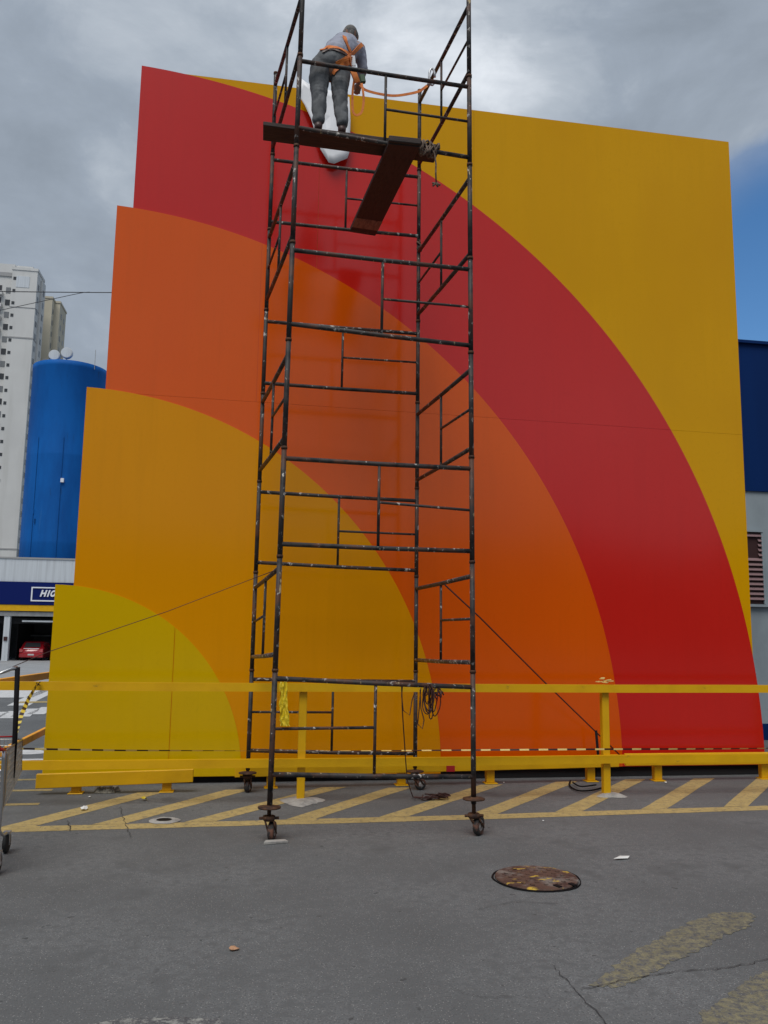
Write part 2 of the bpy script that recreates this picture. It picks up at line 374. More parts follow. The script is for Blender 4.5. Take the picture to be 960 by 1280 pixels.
# crossing and lines on the lane beyond the fence
for i, (a, b, w) in enumerate([((0, 872), (64, 851), 1.5), ((22, 882), (64, 861), .45)]):
    stripe('white_road_mark', ong(*a), ong(*b), w, 'whitep', .004, 4, .02)
for a, b in [((4, 898), (22, 889)), ((24, 896), (40, 886)), ((44, 893), (62, 884)), ((-14, 898), (2, 890))]:
    stripe('white_road_mark', ong(*a), ong(*b), .35, 'whitep', .008, 3, .02)
stripe('yellow_road_line', ong(24, 878), ong(90, 877.5), .55, 'hatch', .012, 5, .03)
stripe('yellow_road_line', ong(-10, 862), ong(22, 861.5), .3, 'hatch', .012, 5, .03)
stripe('white_road_mark', ong(22, 940), ong(90, 936), .55, 'whitep', .004, 6, .03)
stripe('white_road_mark', ong(20, 950), ong(90, 949), .12, 'whitep', .008, 6, .01)
# old faded paint in the foreground
def ragged(P, amp=.02):
    out = []
    for i in range(len(P)):
        a, b = Vector(P[i]), Vector(P[(i + 1) % len(P)]); n = max(2, int((b - a).length / .03))
        for k in range(n): out.append(a.lerp(b, k / n) + Vector((random.uniform(-amp, amp), random.uniform(-amp, amp))))
    return out
lens = [(1.66, 3.93), (1.80, 4.06), (2.05, 4.28), (2.32, 4.50), (2.58, 4.68), (2.76, 4.78), (2.95, 4.80), (3.02, 4.74), (2.92, 4.60), (2.70, 4.47), (2.42, 4.29), (2.15, 4.12), (1.92, 3.96), (1.74, 3.88)]
sheet('faded_paint_patch', ragged(lens), 'faded')
sheet('faded_paint_patch', ragged([(1.80, 3.30), (2.02, 3.58), (2.30, 3.80), (2.55, 3.97), (2.90, 4.12), (3.1, 4.0), (2.8, 3.78), (2.6, 3.5), (2.45, 3.2)]), 'faded')
sheet('worn_white_patch', [(-.62, 3.62), (-.60, 3.80), (-.44, 3.86), (-.2, 3.85), (-.02, 3.80), (.06, 3.62)], 'faded2')
def crack(pts, w, name='crack'):
    P = [Vector(p).xy for p in pts]; out = []
    for a, b in zip(P, P[1:]):
        n = max(2, int((b - a).length / .035))
        for i in range(n): out.append(a.lerp(b, i / n) + Vector((random.uniform(-.011, .011), random.uniform(-.011, .011))))
    out.append(P[-1]); A = []; B = []
    for i, c in enumerate(out):
        d = (out[min(i + 1, len(out) - 1)] - out[max(i - 1, 0)]).normalized(); nr = Vector((-d.y, d.x)); ww = w * random.uniform(.35, 1.2) * (0.2 if i in (0, len(out) - 1) else 1)
        A.append(c + nr * ww / 2); B.append(c - nr * ww / 2)
    mb = MB()
    for c in zip(A, B): mb.v += [(c[0].x, c[0].y, .0065), (c[1].x, c[1].y, .0065)]
    for i in range(len(out) - 1): mb.f.append((2 * i, 2 * i + 1, 2 * i + 3, 2 * i + 2))
    return struct(put(name, mb, 'crackm'))
crack([on(722, 1239), on(790, 1224), on(850, 1214), on(905, 1212), on(975, 1198)], .0055)
crack([on(690, 1205), on(712, 1232), on(735, 1255), on(768, 1290)], .0048)
crack([on(150, 1008), on(156, 1030), on(165, 1048)], .006)
crack([on(85, 1026), on(88, 1040)], .008)
crack([on(590, 1140), on(640, 1128), on(700, 1130)], .004)
crack([on(560, 1235), on(600, 1248), on(650, 1246)], .003)
crack([on(300, 1150), on(330, 1152), on(372, 1146)], .003)

# ------------------------------------------------------------ the painted sign wall
def clip(poly, nx, nz_, c):           # keep nx*x + nz*z <= c
    out = []
    for i in range(len(poly)):
        a, b = poly[i], poly[(i + 1) % len(poly)]; da = nx * a[0] + nz_ * a[1] - c; db = nx * b[0] + nz_ * b[1] - c
        if da <= 0: out.append(a)
        if (da < 0 < db) or (db < 0 < da):
            t = da / (da - db); out.append((a[0] + (b[0] - a[0]) * t, a[1] + (b[1] - a[1]) * t))
    return out
wall = thing('sign_wall', 'tall billboard wall of concentric red, orange and yellow quarter circles with stepped left edge', 'billboard', (2.0, 9.5, 0))
WY = 9.30
def quarter(left, cx, cz, rad, zb, n=90):
    a0 = math.acos((left - cx) / rad); a1 = math.asin((zb - cz) / rad)
    pts = [(left, zb)]
    for i in range(n + 1):
        a = a0 + (a1 - a0) * i / n; pts.append((cx + rad * math.cos(a), cz + rad * math.sin(a)))
    return pts
GAP = .0011
def layer(poly, y, m, label, hseam=True, vseams=(), vg=.0012):
    pcs = [poly]
    if hseam:
        s = -(4.149 - 4.092) / 6.53; c = 4.145
        pcs = [clip(poly, s * -1, 1, c - GAP), clip(poly, s, -1, -(c + GAP))]
    for xs, lo, hi in vseams:
        new = []
        for pc in pcs:
            zc = sum(p[1] for p in pc) / len(pc)
            if lo <= zc <= hi: new += [clip(pc, 1, 0, xs - vg), clip(pc, -1, 0, -(xs + vg))]
            else: new.append(pc)
        pcs = new
    for pc in pcs:
        if len(pc) < 3: continue
        mb = MB(); mb.prism([(x, y, z) for x, z in pc], (0, .030, 0)); o = put('panel', mb, m, wall, bevel=0)
        o['label'] = label
layer([(-1.30, .12), (6.065, .12), (6.065, 8.02), (-1.30, 8.06)], WY + .024, 'p_yellow', 'mustard yellow background panel', vseams=[(2.62, 4.2, 9)])
layer(quarter(-1.38, -1.80, .15, 7.955, .12), WY + .016, 'p_red', 'red quarter-circle panel', vseams=[(.72, 4.2, 9)])
layer(quarter(-1.555, -1.844, .134, 6.208, .12), WY + .008, 'p_orange', 'orange quarter-circle panel', vseams=[(.08, 4.2, 9)])
layer(quarter(-1.750, -1.839, .131, 4.069, .07), WY + .000, 'p_amber', 'amber quarter-circle panel', hseam=False)
layer(quarter(-1.932, -1.918, .061, 1.984, .075), WY - .008, 'p_lime', 'greenish yellow quarter-circle panel', hseam=False, vseams=[(-.686, 0, 9)], vg=.004)
# carrying frame, hidden behind the panels but real from the side
put('edge_frame', MB().box((-1.29, WY + .055, .5), (-1.23, WY + .12, 8.0)).box((5.98, WY + .055, .13), (6.05, WY + .12, 7.98)).box((-1.22, WY + .055, 7.88), (5.97, WY + .12, 7.97)), 'conc', wall)
put('sign_back', MB().box((-1.1, WY + .13, .02), (5.95, WY + .6, 7.8)), 'dark', wall)
put('gap_shade_strip', MB().box((-1.60, WY + .065, .004), (6.12, WY + .125, .30)), 'dark', wall)  # near-black strip standing in for the deep shade under the panels

# ------------------------------------------------------------ low guard boards at the foot of the wall
def low_board(name, x0, x1, za0, zb0, za1, zb1, y0, y1, legs, label, g='low yellow guard boards'):
    t = thing(name, label, 'guard rail', ((x0 + x1) / 2, (y0 + y1) / 2, 0), g)
    mb = MB(); d = .05
    mb.add([(x0, y0, zb0), (x1, y1, zb1), (x1, y1 + d, zb1), (x0, y0 + d, zb0), (x0, y0, za0), (x1, y1, za1), (x1, y1 + d, za1), (x0, y0 + d, za0)],
           [(0, 3, 2, 1), (4, 5, 6, 7), (0, 1, 5, 4), (1, 2, 6, 5), (2, 3, 7, 6), (3, 0, 4, 7)])
    put('board', mb, 'rail', t, bevel=.005)
    for lx in legs:
        f = (lx - x0) / (x1 - x0); y = y0 + (y1 - y0) * f + .052; zt = za0 + (za1 - za0) * f - .02
        l = put('leg', MB().box((lx - .045, y, .010), (lx + .045, y + .07, zt)), 'rail', t, bevel=.004)
        put('base_plate', MB().box((lx - .07, y - .045, .001), (lx + .07, y + .09, .010)), 'rail', l, bevel=.003)
    return t
low_board('guard_board', -1.885, -.405, .196, .060, .225, .100, 8.80, 8.80, [-1.52, -.66], 'short yellow guard board on two legs tilting at the left foot of the wall')
low_board('guard_board', .0, 4.19, .235, .120, .29, .160, 8.92, 9.02, [.37, 1.74, 2.72, 3.88], 'long yellow guard board behind the scaffold at the foot of the wall')
low_board('guard_board', 4.25, 7.3, .305, .176, .30, .170, 8.98, 9.02, [4.66, 5.98], 'yellow guard board at the right foot of the red panel')
tag(put('red_reflector', MB().box((2.20, 8.905, .15), (2.29, 8.925, .215)), 'red_plastic', None, bevel=.003), 'small dull red block stuck on the long guard board', 'reflector')

# ------------------------------------------------------------ yellow pipe fence in front
fence = thing('guard_fence', 'yellow two-rail guard fence standing in front of the coloured wall', 'fence', (2.2, 8.2, 0))
FY = 8.20
def flat_rail(z0, z1, x0=-3.2, x1=7.4, n=9):
    mb = MB()
    for i in range(n + 1):
        x = x0 + (x1 - x0) * i / n; dz = -.006 * math.sin(math.pi * i / n * 1.0) + random.uniform(-.002, .002)
        mb.v += [(x, FY, z0 + dz), (x, FY + .045, z0 + dz), (x, FY + .045, z1 + dz), (x, FY, z1 + dz)]
    for i in range(n):
        a = 4 * i
        for k in range(4): mb.f.append((a + k, a + (k + 1) % 4, a + 4 + (k + 1) % 4, a + 4 + k))
    mb.f += [(3, 2, 1, 0), (4 * n, 4 * n + 1, 4 * n + 2, 4 * n + 3)]
    return mb
put('upper_rail', flat_rail(1.030, 1.108), 'rail', fence)
put('lower_rail', flat_rail(.330, .408), 'rail', fence)
for x in (-2.46, .622, 3.70, 6.78):
    p = put('post', MB().box((x - .037, FY + .047, -.02), (x + .037, FY + .117, 1.04 if x < 1 else 1.085)), 'rail', fence, bevel=.005)
    rad = .165 if abs(x - .622) < .01 else .125
    pts = []
    for k in range(22):
        a = k / 22 * 6.283; rr = rad * (1 + .18 * math.sin(a * 3 + x) + random.uniform(-.10, .10)) * (1.35 if (math.cos(a) < 0 and x < 1) else 1)
        pts.append((x + .04 + rr * 1.1 * math.cos(a), FY + .06 + rr * .95 * math.sin(a)))
    f = MB(); c = (x + .04, FY + .06, .035); f.v = [(a, b, .003) for a, b in pts] + [(c[0] + (a - c[0]) * .6, c[1] + (b - c[1]) * .6, .028) for a, b in pts] + [c]
    for k in range(22):
        k2 = (k + 1) % 22; f.f += [(k, k2, 22 + k2, 22 + k), (22 + k, 22 + k2, 44)]
    put('footing', f, 'cement', fence)
# wad of tape on top of the right-hand post
wad = MB()
for k in range(9):
    p = Vector((3.70 + random.uniform(-.05, .05), FY + .05 + random.uniform(-.03, .03), 1.115 + random.uniform(0, .045)))
    wad.bar(p, p + Vector((random.uniform(-.05, .05), random.uniform(-.03, .03), random.uniform(-.02, .02))), .045, .008)
tag(put('tape_knot', wad, M['tape_w'], None), 'crumpled knot of barrier tape on top of the right fence post', 'tape')
wad2 = MB()
for k in range(8):
    p = at(47 + random.uniform(-2, 2), 856 + random.uniform(-4, 5), 8.17); wad2.bar(p, p + Vector((random.uniform(-.02, .02), 0, random.uniform(-.03, .03))), .02, .006)
tag(put('tape_knot', wad2, 'tape_k', None), 'dark knot of barrier tape tied round the left end of the upper rail', 'tape')

# fence running back on the left
rf = thing('return_fence', 'orange-yellow two-rail fence running back past the left edge of the wall', 'fence', (-2.25, 9.5, 0))
for a, b, h in [((0, 848), (62, 839.5), 1.1), ((18, 928), (56, 909.5), .41)]:
    p, q = on(*a, h), on(*b, h); d = (q - p); q2 = q + d * .3; p2 = p - d * .35
    put('upper_rail' if h > 1 else 'lower_rail', MB().bar(p2 - Vector((0, 0, .04)), q2 - Vector((0, 0, .04)), .045, .075), 'rail_far', rf, bevel=.004)
p = on(-18, 852, 1.1); put('post', MB().box((p.x - .04, p.y - .04, 0), (p.x + .04, p.y + .04, 1.08)), 'rail_far', rf, bevel=.004)
q = on(62, 839.5, 1.1) + (on(62, 839.5, 1.1) - on(0, 848, 1.1)) * .25
put('post', MB().box((q.x - .04, q.y - .04, 0), (q.x + .04, q.y + .04, 1.06)), 'rail_far', rf, bevel=.004)

# striped barrier tape stretched low across the wall
def striped(t, pts, w, seg, mats, twist=0.0, nm=('dark_stripe', 'pale_stripe')):
    L = [0]
    for a, b in zip(pts, pts[1:]): L.append(L[-1] + (b - a).length)
    def pos(s):
        for i in range(len(L) - 1):
            if s <= L[i + 1] or i == len(L) - 2: return pts[i].lerp(pts[i + 1], (s - L[i]) / (L[i + 1] - L[i]))
    n = int(L[-1] / seg); mbs = [MB(), MB()]
    for k in range(n):
        for j in range(3):
            s0, s1 = (k + j / 3) * seg, (k + (j + 1) / 3) * seg
            a, b = pos(s0), pos(s1); mb = mbs[k % 2]; d = (b - a).normalized()
            def off(s):
                an = twist * s; base = Vector((0, 0, 1)) if abs(d.z) < .7 else Vector((1, 0, 0))
                u = (base - d * base.dot(d)).normalized(); v = d.cross(u); return (u * math.cos(an) + v * math.sin(an)) * w / 2
            o0, o1 = off(s0), off(s1); b0 = len(mb.v); th = Vector((0, .0008, 0))
            sl = d * (w * .5 if not twist else 0)
            mb.v += [tuple(a - o0 - (sl if j == 0 else Vector())), tuple(b - o1 - (sl if j == 2 else Vector())), tuple(b + o1 + (sl if j == 2 else Vector())), tuple(a + o0 + (sl if j == 0 else Vector()))]
            mb.f.append((b0, b0 + 1, b0 + 2, b0 + 3))
    for mb, m, nn in zip(mbs, mats, nm): put(nn, mb, m, t)['kind'] = 'stuff'
tp = thing('barrier_tape', 'twisted black and yellow barrier tape stretched low across the foot of the wall', 'barrier tape', (2, 8.13, .4))
tl = [at(x, y, 8.13) for x, y in [(0, 935.5), (60, 936.5), (150, 938), (300, 938.5), (450, 938.5), (600, 937.5), (754, 936.5), (900, 936), (990, 935)]]
striped(tp, tl, .017, .098, ['tape_k', 'tape_w'], 0.55)
tp2 = thing('barrier_tape', 'black and yellow barrier tape slanting from fence rail down to shopping cart', 'barrier tape', (-1.7, 8, .8))
striped(tp2, [at(47, 855, 8.15), at(36, 873, 7.75), at(27, 893, 7.3), at(22, 910, 6.95), at(18, 926, 6.6)], .032, .075, ['tape_y', 'tape_k'], 1.6, ('yellow_stripe', 'dark_stripe'))

# ------------------------------------------------------------ scaffold tower
tower = thing('scaffold_tower', 'narrow dark tubular scaffold tower on casters in front of the wall', 'scaffold', (1.05, 7.7, 0))
YF, YB = 6.77, 8.75
LEG = {'FL': (lambda z: .272 + .0085 * z, YF), 'FR': (lambda z: 1.897 - .006 * z, YF), 'BL': (lambda z: .126 + .0042 * z, YB), 'BR': (lambda z: 1.828 - .0022 * z, YB)}
def lp(k, z): f, y = LEG[k]; return Vector((f(z), y, z))
PR, RR, SR = .0215, .0195, .0125
def ladder(ka, kb, za, zb, top, bot, mid, rung, rung_to, label, post=(None, None), mat_top='steel', mat_bot='steel', posts=True):
    """one welded frame: posts on legs ka and kb; top/bot = (z at ka, z at kb); mid = fraction along; rung = (z at mid, z at post)"""
    fr = put('ladder_frame', MB(), 'steel', tower) if False else None
    mb = MB(); mid_a = lp(ka, (za[0] + za[1]) / 2)
    A0, A1 = lp(ka, za[0]), lp(ka, za[1]); B0, B1 = lp(kb, zb[0]), lp(kb, zb[1])
    body = put('ladder_frame', MB().tube([lp(ka, top[0]), lp(ka, top[0]).lerp(lp(kb, top[1]), .5) - Vector((0, 0, .004)), lp(kb, top[1])], RR, 10), mat_top, tower, True)
    body['label'] = label
    put('post', MB().tube([A0, A1], PR, 12), 'steel', body, True); put('post', MB().tube([B0, B1], PR, 12), 'steel', body, True)
    put('crossbar', MB().tube([lp(ka, bot[0]), lp(ka, bot[0]).lerp(lp(kb, bot[1]), .5) - Vector((0, 0, .005)), lp(kb, bot[1])], RR, 10), mat_bot, body, True)
    t = lp(ka, top[0]).lerp(lp(kb, top[1]), mid); b = lp(ka, bot[0]).lerp(lp(kb, bot[1]), mid)
    put('inner_upright', MB().tube([t, b], SR, 8), 'steel', body, True)
    e = lp(rung_to, rung[1]); m_ = t.lerp(b, (t.z - rung[0]) / (t.z - b.z))
    put('rung', MB().tube([m_, e], SR * .95, 8), 'steel', body, True)
    for k, z in ((ka, za[1]), (kb, zb[1])):               # spigot collar at the joint
        put('collar', MB().tube([lp(k, z - .012), lp(k, z + .012)], PR + .0045, 12), 'rust', body, True)
    return body
EP = .03
F = [((1.227, 1.165), (.497, .458), .50, (.847, .840), 'FL'), ((2.992, 2.979), (2.289, 2.279), .50, (2.66, 2.623), 'FR'),
     ((4.79, 4.756), (4.139, 4.063), .50, (4.42, 4.411), 'FR'), ((6.545, 6.496), (5.913, 5.81), .50, (6.18, 6.157), 'FR')]
Bk = [((1.108, 1.092), (.409, .363), .49, (.78, .784), 'BL'), ((3.029, 3.002), (2.292, 2.253), .50, (2.645, 2.638), 'BR'),
      ((4.888, 4.875), (4.203, 4.191), .50, (4.544, 4.545), 'BR'), ((6.756, 6.733), (6.028, 6.02), .50, (6.388, 6.386), 'BR')]
Rt = [((2.059, 2.072), (1.315, 1.364)), ((3.958, 3.848), (3.23, 3.158)), ((5.832, 5.61), (5.099, 4.903)), ((7.659, 7.307), (6.892, 6.642))]
Lt = [((2.031, 2.095), (1.332, 1.413)), ((3.993, 3.871), (3.257, 3.163)), ((5.843, 5.606), (5.13, 4.929)), ((7.659, 7.20), (6.90, 6.64))]
zjF = [1.29, 2.19, 3.08, 4.00, 4.86, 5.74, 6.60, 7.6]     # joints on the front legs
zjB = [1.20, 2.19, 3.14, 4.09, 5.02, 5.94, 6.82, 7.74]
ordn = ['lowest', 'second', 'third', 'topmost']
for i in range(4):
    z0 = .25 if i == 0 else zjF[2 * i - 1]; z1 = zjF[2 * i]
    t, b, m_, rg, rt = F[i]
    ladder('FL', 'FR', (z0, z1), (z0, z1), t, b, m_, rg, rt, ordn[i] + ' ladder frame on the front face')
    z0 = .22 if i == 0 else zjB[2 * i - 1]; z1 = zjB[2 * i]
    t, b, m_, rg, rt = Bk[i]
    ladder('BL', 'BR', (z0, z1), (z0, z1), t, b, m_, rg, rt, ordn[i] + ' ladder frame on the back face', mat_top='steel_spat' if i in (0, 2) else 'steel', mat_bot='steel_spat' if i == 0 else 'steel')
    for side, (kb_, kf), bars in (('right', ('BR', 'FR'), Rt[i]), ('left', ('BL', 'FL'), Lt[i])):
        t, b = bars
        zb0, zb1, zf0, zf1 = zjB[2 * i], zjB[2 * i + 1], zjF[2 * i], zjF[2 * i + 1]
        tz = (t[0] + t[1]) / 2; bz = (b[0] + b[1]) / 2
        ztop = zb1 if i < 3 else 7.80
        rr_ = ((tz * .52 + bz * .48), (t[0] + b[0]) / 2) if i in (2,) or side == 'left' and i in (0, 3) else ((tz * .52 + bz * .48), (t[1] + b[1]) / 2)
        rto = kb_ if (i == 2 or (side == 'left' and i in (0, 3))) else kf
        ladder(kb_, kf, (zb0, ztop), (zf0, zf1), t, b, .50, rr_, rto, ordn[i] + ' ladder frame on the %s side' % side, mat_bot='steel_spat' if i == 0 else 'steel')
def caster(k, wx, wy, r, zc, face, label, rusty='rust'):
    x, y = LEG[k][0](0), LEG[k][1]
    jk = put('screw_jack', MB().tube([(x, y, zc[1] + .02), (x, y, zc[0] + .10)], .016, 10), 'rust', tower, True); jk['label'] = label
    put('adjusting_disc', MB().lathe((x, y, zc[0]), [(.022, .018), (.09, .006), (.088, -.004), (.024, -.012)], 18), 'rust', jk, True)
    put('fork', MB().lathe((x, y, zc[1]), [(.046, .026), (.054, .008), (.040, -.012)], 14)
        .bar((x - .034, y, zc[1]), (wx - .030, wy, r - .005), .012, .075, (0, 1, 0)).bar((x + .034, y, zc[1]), (wx + .030, wy, r - .005), .012, .075, (0, 1, 0)), 'rust', jk, True)
    w = MB(); a = Vector((math.cos(face), math.sin(face), 0)); b = Vector((0, 0, 1)); ax = a.cross(b)
    n = 20; c = Vector((wx, wy, r))
    prof = [(r * .55, -.022), (r * .93, -.022), (r, -.012), (r, .012), (r * .93, .022), (r * .55, .022)]
    for rr, h in prof:
        for q in range(n):
            t = 6.2832 * q / n; w.v.append(tuple(c + (a * math.cos(t) + b * math.sin(t)) * rr + ax * h))
    for i in range(len(prof) - 1):
        for q in range(n): w.f.append((i * n + q, i * n + (q + 1) % n, (i + 1) * n + (q + 1) % n, (i + 1) * n + q))
    put('wheel', w, 'wheel', jk, True)
    h = MB().tube([c - ax * .028, c + ax * .028], r * .30, 12).tube([c - ax * .020, c + ax * .020], r * .58, 16)
    put('hub', h, 'hub', jk, True)
    bl = MB()
    for s in (-1, 1):
        p = Vector((x + s * .06, y - .01, zc[1] + .01)); bl.tube([p - Vector((.02 * s, 0, 0)), p + Vector((.016 * s, 0, 0))], .011, 6)
    put('bolt', bl, 'rust', jk)
caster('FL', .30, 6.80, .072, (.250, .165), 1.3, 'front left screw jack and caster')
caster('FR', 1.945, 6.80, .078, (.285, .150), .9, 'front right screw jack and caster')
caster('BL', .135, 8.78, .060, (.19, .15), 1.2, 'back left screw jack and caster')
caster('BR', 1.885, 8.76, .060, (.185, .14), .35, 'back right screw jack and caster')
ch = MB().add([(.235, 6.66, .002), (.42, 6.70, .002), (.40, 6.75, .002), (.25, 6.72, .002), (.235, 6.66, .022), (.42, 6.70, .018), (.40, 6.75, .02), (.25, 6.72, .024)],
              [(0, 3, 2, 1), (4, 5, 6, 7), (0, 1, 5, 4), (1, 2, 6, 5), (2, 3, 7, 6), (3, 0, 4, 7)])
tag(put('wheel_chock', ch, 'cement', None, bevel=.002), 'flat pale chock lying under the front left scaffold caster', 'chock')

# planks and lashings
pl = thing('plank', 'dark wooden plank the worker stands on, reaching past both sides of the scaffold', 'plank', (.8, 6.93, 5.93))
put('board', MB().add([(.03, 6.815, 5.928), (1.605, 6.82, 5.895), (1.60, 7.06, 5.895), (.035, 7.05, 5.928), (.03, 6.815, 5.966), (1.605, 6.82, 5.935), (1.60, 7.06, 5.935), (.035, 7.05, 5.966)],
    [(0, 3, 2, 1), (4, 5, 6, 7), (0, 1, 5, 4), (1, 2, 6, 5), (2, 3, 7, 6), (3, 0, 4, 7)]), 'wood', pl, bevel=.004)
p2 = thing('plank', 'dark plank slung lengthwise under the front bar, its far end on the back frame', 'plank', (1.22, 7.7, 5.8))
def slab(a0, a1, b0, b1, th):
    vs = [Vector(v) for v in (a0, a1, b1, b0)]; return MB().add([v for v in vs] + [v + Vector((0, 0, th)) for v in vs], [(0, 3, 2, 1), (4, 5, 6, 7), (0, 1, 5, 4), (1, 2, 6, 5), (2, 3, 7, 6), (3, 0, 4, 7)])
n0, n1 = at(486, 180, 6.68), at(525, 184, 6.68); f0, f1 = at(437, 290, 8.80), at(469, 295, 8.80)
put('board', slab(n0, n1, f0, f1, .045), 'wood2', p2, bevel=.004)
q = lambda a, b, t: a.lerp(b, t)
put('bare_band', slab(q(n0, f0, .80) - Vector((0, 0, .003)), q(n1, f1, .80) - Vector((0, 0, .003)), q(n0, f0, .925) - Vector((0, 0, .003)), q(n1, f1, .925) - Vector((0, 0, .003)), .004), 'wood_bare', p2)['label'] = 'unpainted band near the far end'
put('end_cleat', slab(n0 + Vector((-.004, -.03, .012)), n1 + Vector((.004, -.03, .012)), n0 + Vector((-.004, .05, .006)), n1 + Vector((.004, .05, .006)), .055), 'wood', p2, bevel=.006)
rp = thing('rope_lashing', 'greyish rope lashed round the front bar where the two planks meet, one end dangling', 'rope', (1.5, 6.8, 5.8))
wr = MB()
for k in range(6):
    cx = 1.43 + k * .022; c = Vector((cx, 6.80, 5.865)); pts = []
    for j in range(15):
        a = 6.2832 * j / 14; pts.append(c + Vector((.02 * math.sin(a * 1 + k) + (.03 if k % 2 else -.02) * math.sin(a), .055 * math.cos(a), .065 * math.sin(a) + .01 * math.sin(k))))
    wr.tube(pts, .009, 6)
for k in range(4):
    a = random.uniform(0, 6); c = Vector((1.46 + .02 * k, 6.745, 5.86)); wr.tube([c, c + Vector((.03 * math.sin(a), -.02, -.05)), c + Vector((-.03, -.01, -.10 + .01 * k))], .007, 5)
put('wrap', wr, 'rope', rp, True)
dg = MB().tube([(1.50, 6.76, 5.86), (1.535, 6.75, 5.80), (1.55, 6.75, 5.70), (1.548, 6.75, 5.62), (1.552, 6.75, 5.535)], .008, 6)
for k in range(5):
    a = k * 1.3; c = Vector((1.552, 6.75, 5.52)); dg.tube([c, c + Vector((.04 * math.cos(a), .01, .022 * math.sin(a) - .01))], .009, 5)
put('loose_end', dg, 'rope', rp, True)
rp2 = MB()
for k in range(4):
    pts = [Vector((1.20 + k * .016, 6.775 + .03 * math.cos(a), 5.855 + .035 * math.sin(a))) for a in [6.2832 * j / 12 for j in range(13)]]
    rp2.tube(pts, .006, 5)
tag(put('rope_binding', MB().tube([lp('BR', 5.94) + Vector((-.03, -.03, 0)), lp('BR', 5.90) + Vector((.03, -.03, .0)), lp('BR', 5.86) + Vector((-.03, -.03, 0)), lp('BR', 5.83) + Vector((.03, -.03, 0))], .008, 6), 'rope', None, True), 'short grey rope binding on the back right scaffold leg below the planks', 'rope')

# guy lines
lx = MB().tube(sag(at(346, 712, 6.80), at(308, 727, 8.80), 0, 2) + sag(at(306, 728, 8.86), on(12, 834, 1.05) , .0, 10)[1:], .0042, 5)
tag(put('guy_line', MB().tube([at(346, 712, 6.82), at(309, 726, 8.78), at(210, 764, 8.5), at(60, 815, 8.15), at(12, 835, 7.9)], .0036, 5), 'cable', None, True), 'thin reddish line running from the left scaffold side down to the far left', 'guy line')
tag(put('guy_line', MB().tube([at(556, 731, 7.76), at(600, 772, 8.2), at(680, 852, 8.75), at(746, 916, 9.16), at(776, 945, 9.22)], .0075, 5), 'cable', None, True), 'dark line slanting from the right scaffold side down behind the right fence post', 'guy line')
tag(put('anchor_stake', MB().tube([at(745, 913, 9.12), at(748, 948, 9.12), Vector((3.95, 9.14, .05))], .016, 8), 'black', None, True), 'black stake behind the right fence post holding the slanting line', 'stake')

# cables looped over the lowest front bar
def loop(cx, z0, w, h, y, n=18, ph=0.0):
    return [Vector((cx + w * math.sin(t) * (1 + .2 * math.sin(2 * t + ph)), y + .015 * math.sin(3 * t + ph), z0 - h * (1 - math.cos(t)) / 2)) for t in [6.2832 * i / n for i in range(n + 1)]]
cb = thing('cable_coil', 'tangled bundle of dark red cable hanging from the lowest front scaffold bar', 'cable', (1.6, 6.8, .9))
m1 = MB()
for i in range(9):
    m1.tube(loop(1.555 + random.uniform(-.05, .07), 1.19, random.uniform(.015, .04), random.uniform(.12, .30), 6.765 + random.uniform(-.02, .06), ph=i), .0048, 5)
for i in range(12):
    c = Vector((1.55 + random.uniform(-.05, .06), 6.75 + random.uniform(-.01, .03), 1.13 + random.uniform(-.05, .03)))
    m1.tube([c, c + Vector((random.uniform(-.06, .06), 0, random.uniform(-.05, .05))), c + Vector((random.uniform(-.05, .05), 0, random.uniform(-.06, .04)))], .0055, 5)
put('coil', m1, 'cable', cb, True)
m2 = MB()
m2.tube([at(503, 858, 6.80), at(502, 870, 6.80), at(504, 888, 6.80), at(512, 894, 6.80), at(515, 875, 6.80), at(518, 867, 6.81)], .0045, 5)
m2.tube([at(526, 860, 6.82), at(524, 885, 6.82), at(522, 905, 6.82), at(528, 911, 6.82), at(530, 900, 6.82), at(526, 885, 6.82), at(525, 862, 6.82)], .0045, 5)
m2.tube([at(502, 858, 6.80), at(503, 890, 6.9), at(505, 920, 7.1), at(507, 950, 7.4), at(509, 975, 7.8), on(516, 996, .01), on(530, 1000, .01), on(540, 999, .01)], .0050, 5)
put('hanging_cable', m2, 'cable', cb, True)
m3 = MB(); c0 = on(542, 998, .012)
for i in range(11):
    c = c0 + Vector((random.uniform(-.12, .10), random.uniform(-.06, .05), .004 + .006 * (i % 4)))
    m3.tube([c + Vector((random.uniform(-.09, .09), random.uniform(-.05, .05), random.uniform(0, .02))) for _ in range(6)], .0055, 5)
put('ground_tangle', m3, 'cable', cb, True)

# yellow plastic bag hanging by the front left leg
bg = MB()
for ly_, (oy, ph) in enumerate(((0, 0), (-.014, 4.2), (.012, 9.1))):
    nu, nv = 10, 30; b0 = len(bg.v)
    for i in range(nv):
        t = i / (nv - 1); z = 1.20 - (.335 if ly_ else .30) * t
        w = (.026 + .010 * mnoise.noise(Vector((t * 5, ph, 0))) + (.016 * max(0, t - .6) / .4)) * (1 if t < .93 else .75)
        cx_ = .352 + .010 * mnoise.noise(Vector((t * 3, ph, 7))) + .016 * t * t * (1 if ly_ != 1 else 1.6)
        for k in range(nu):
            u = k / (nu - 1) * 2 - 1; nv3 = Vector((u * 1.8 + ph, z * 14, ph))
            bg.v.append((cx_ + w * u, 6.738 + oy + .016 * mnoise.noise(nv3) + .008 * mnoise.noise(nv3 * 2.6), z + .012 * mnoise.noise(Vector((u * 2, ph, t * 2)))))
    for i in range(nv - 1):
        for k in range(nu - 1): bg.f.append((b0 + i * nu + k, b0 + i * nu + k + 1, b0 + (i + 1) * nu + k + 1, b0 + (i + 1) * nu + k))
tag(put('plastic_bag', bg, 'bag', None, False), 'crumpled yellow plastic bag tied under the lowest bar at the front left scaffold leg', 'bag')

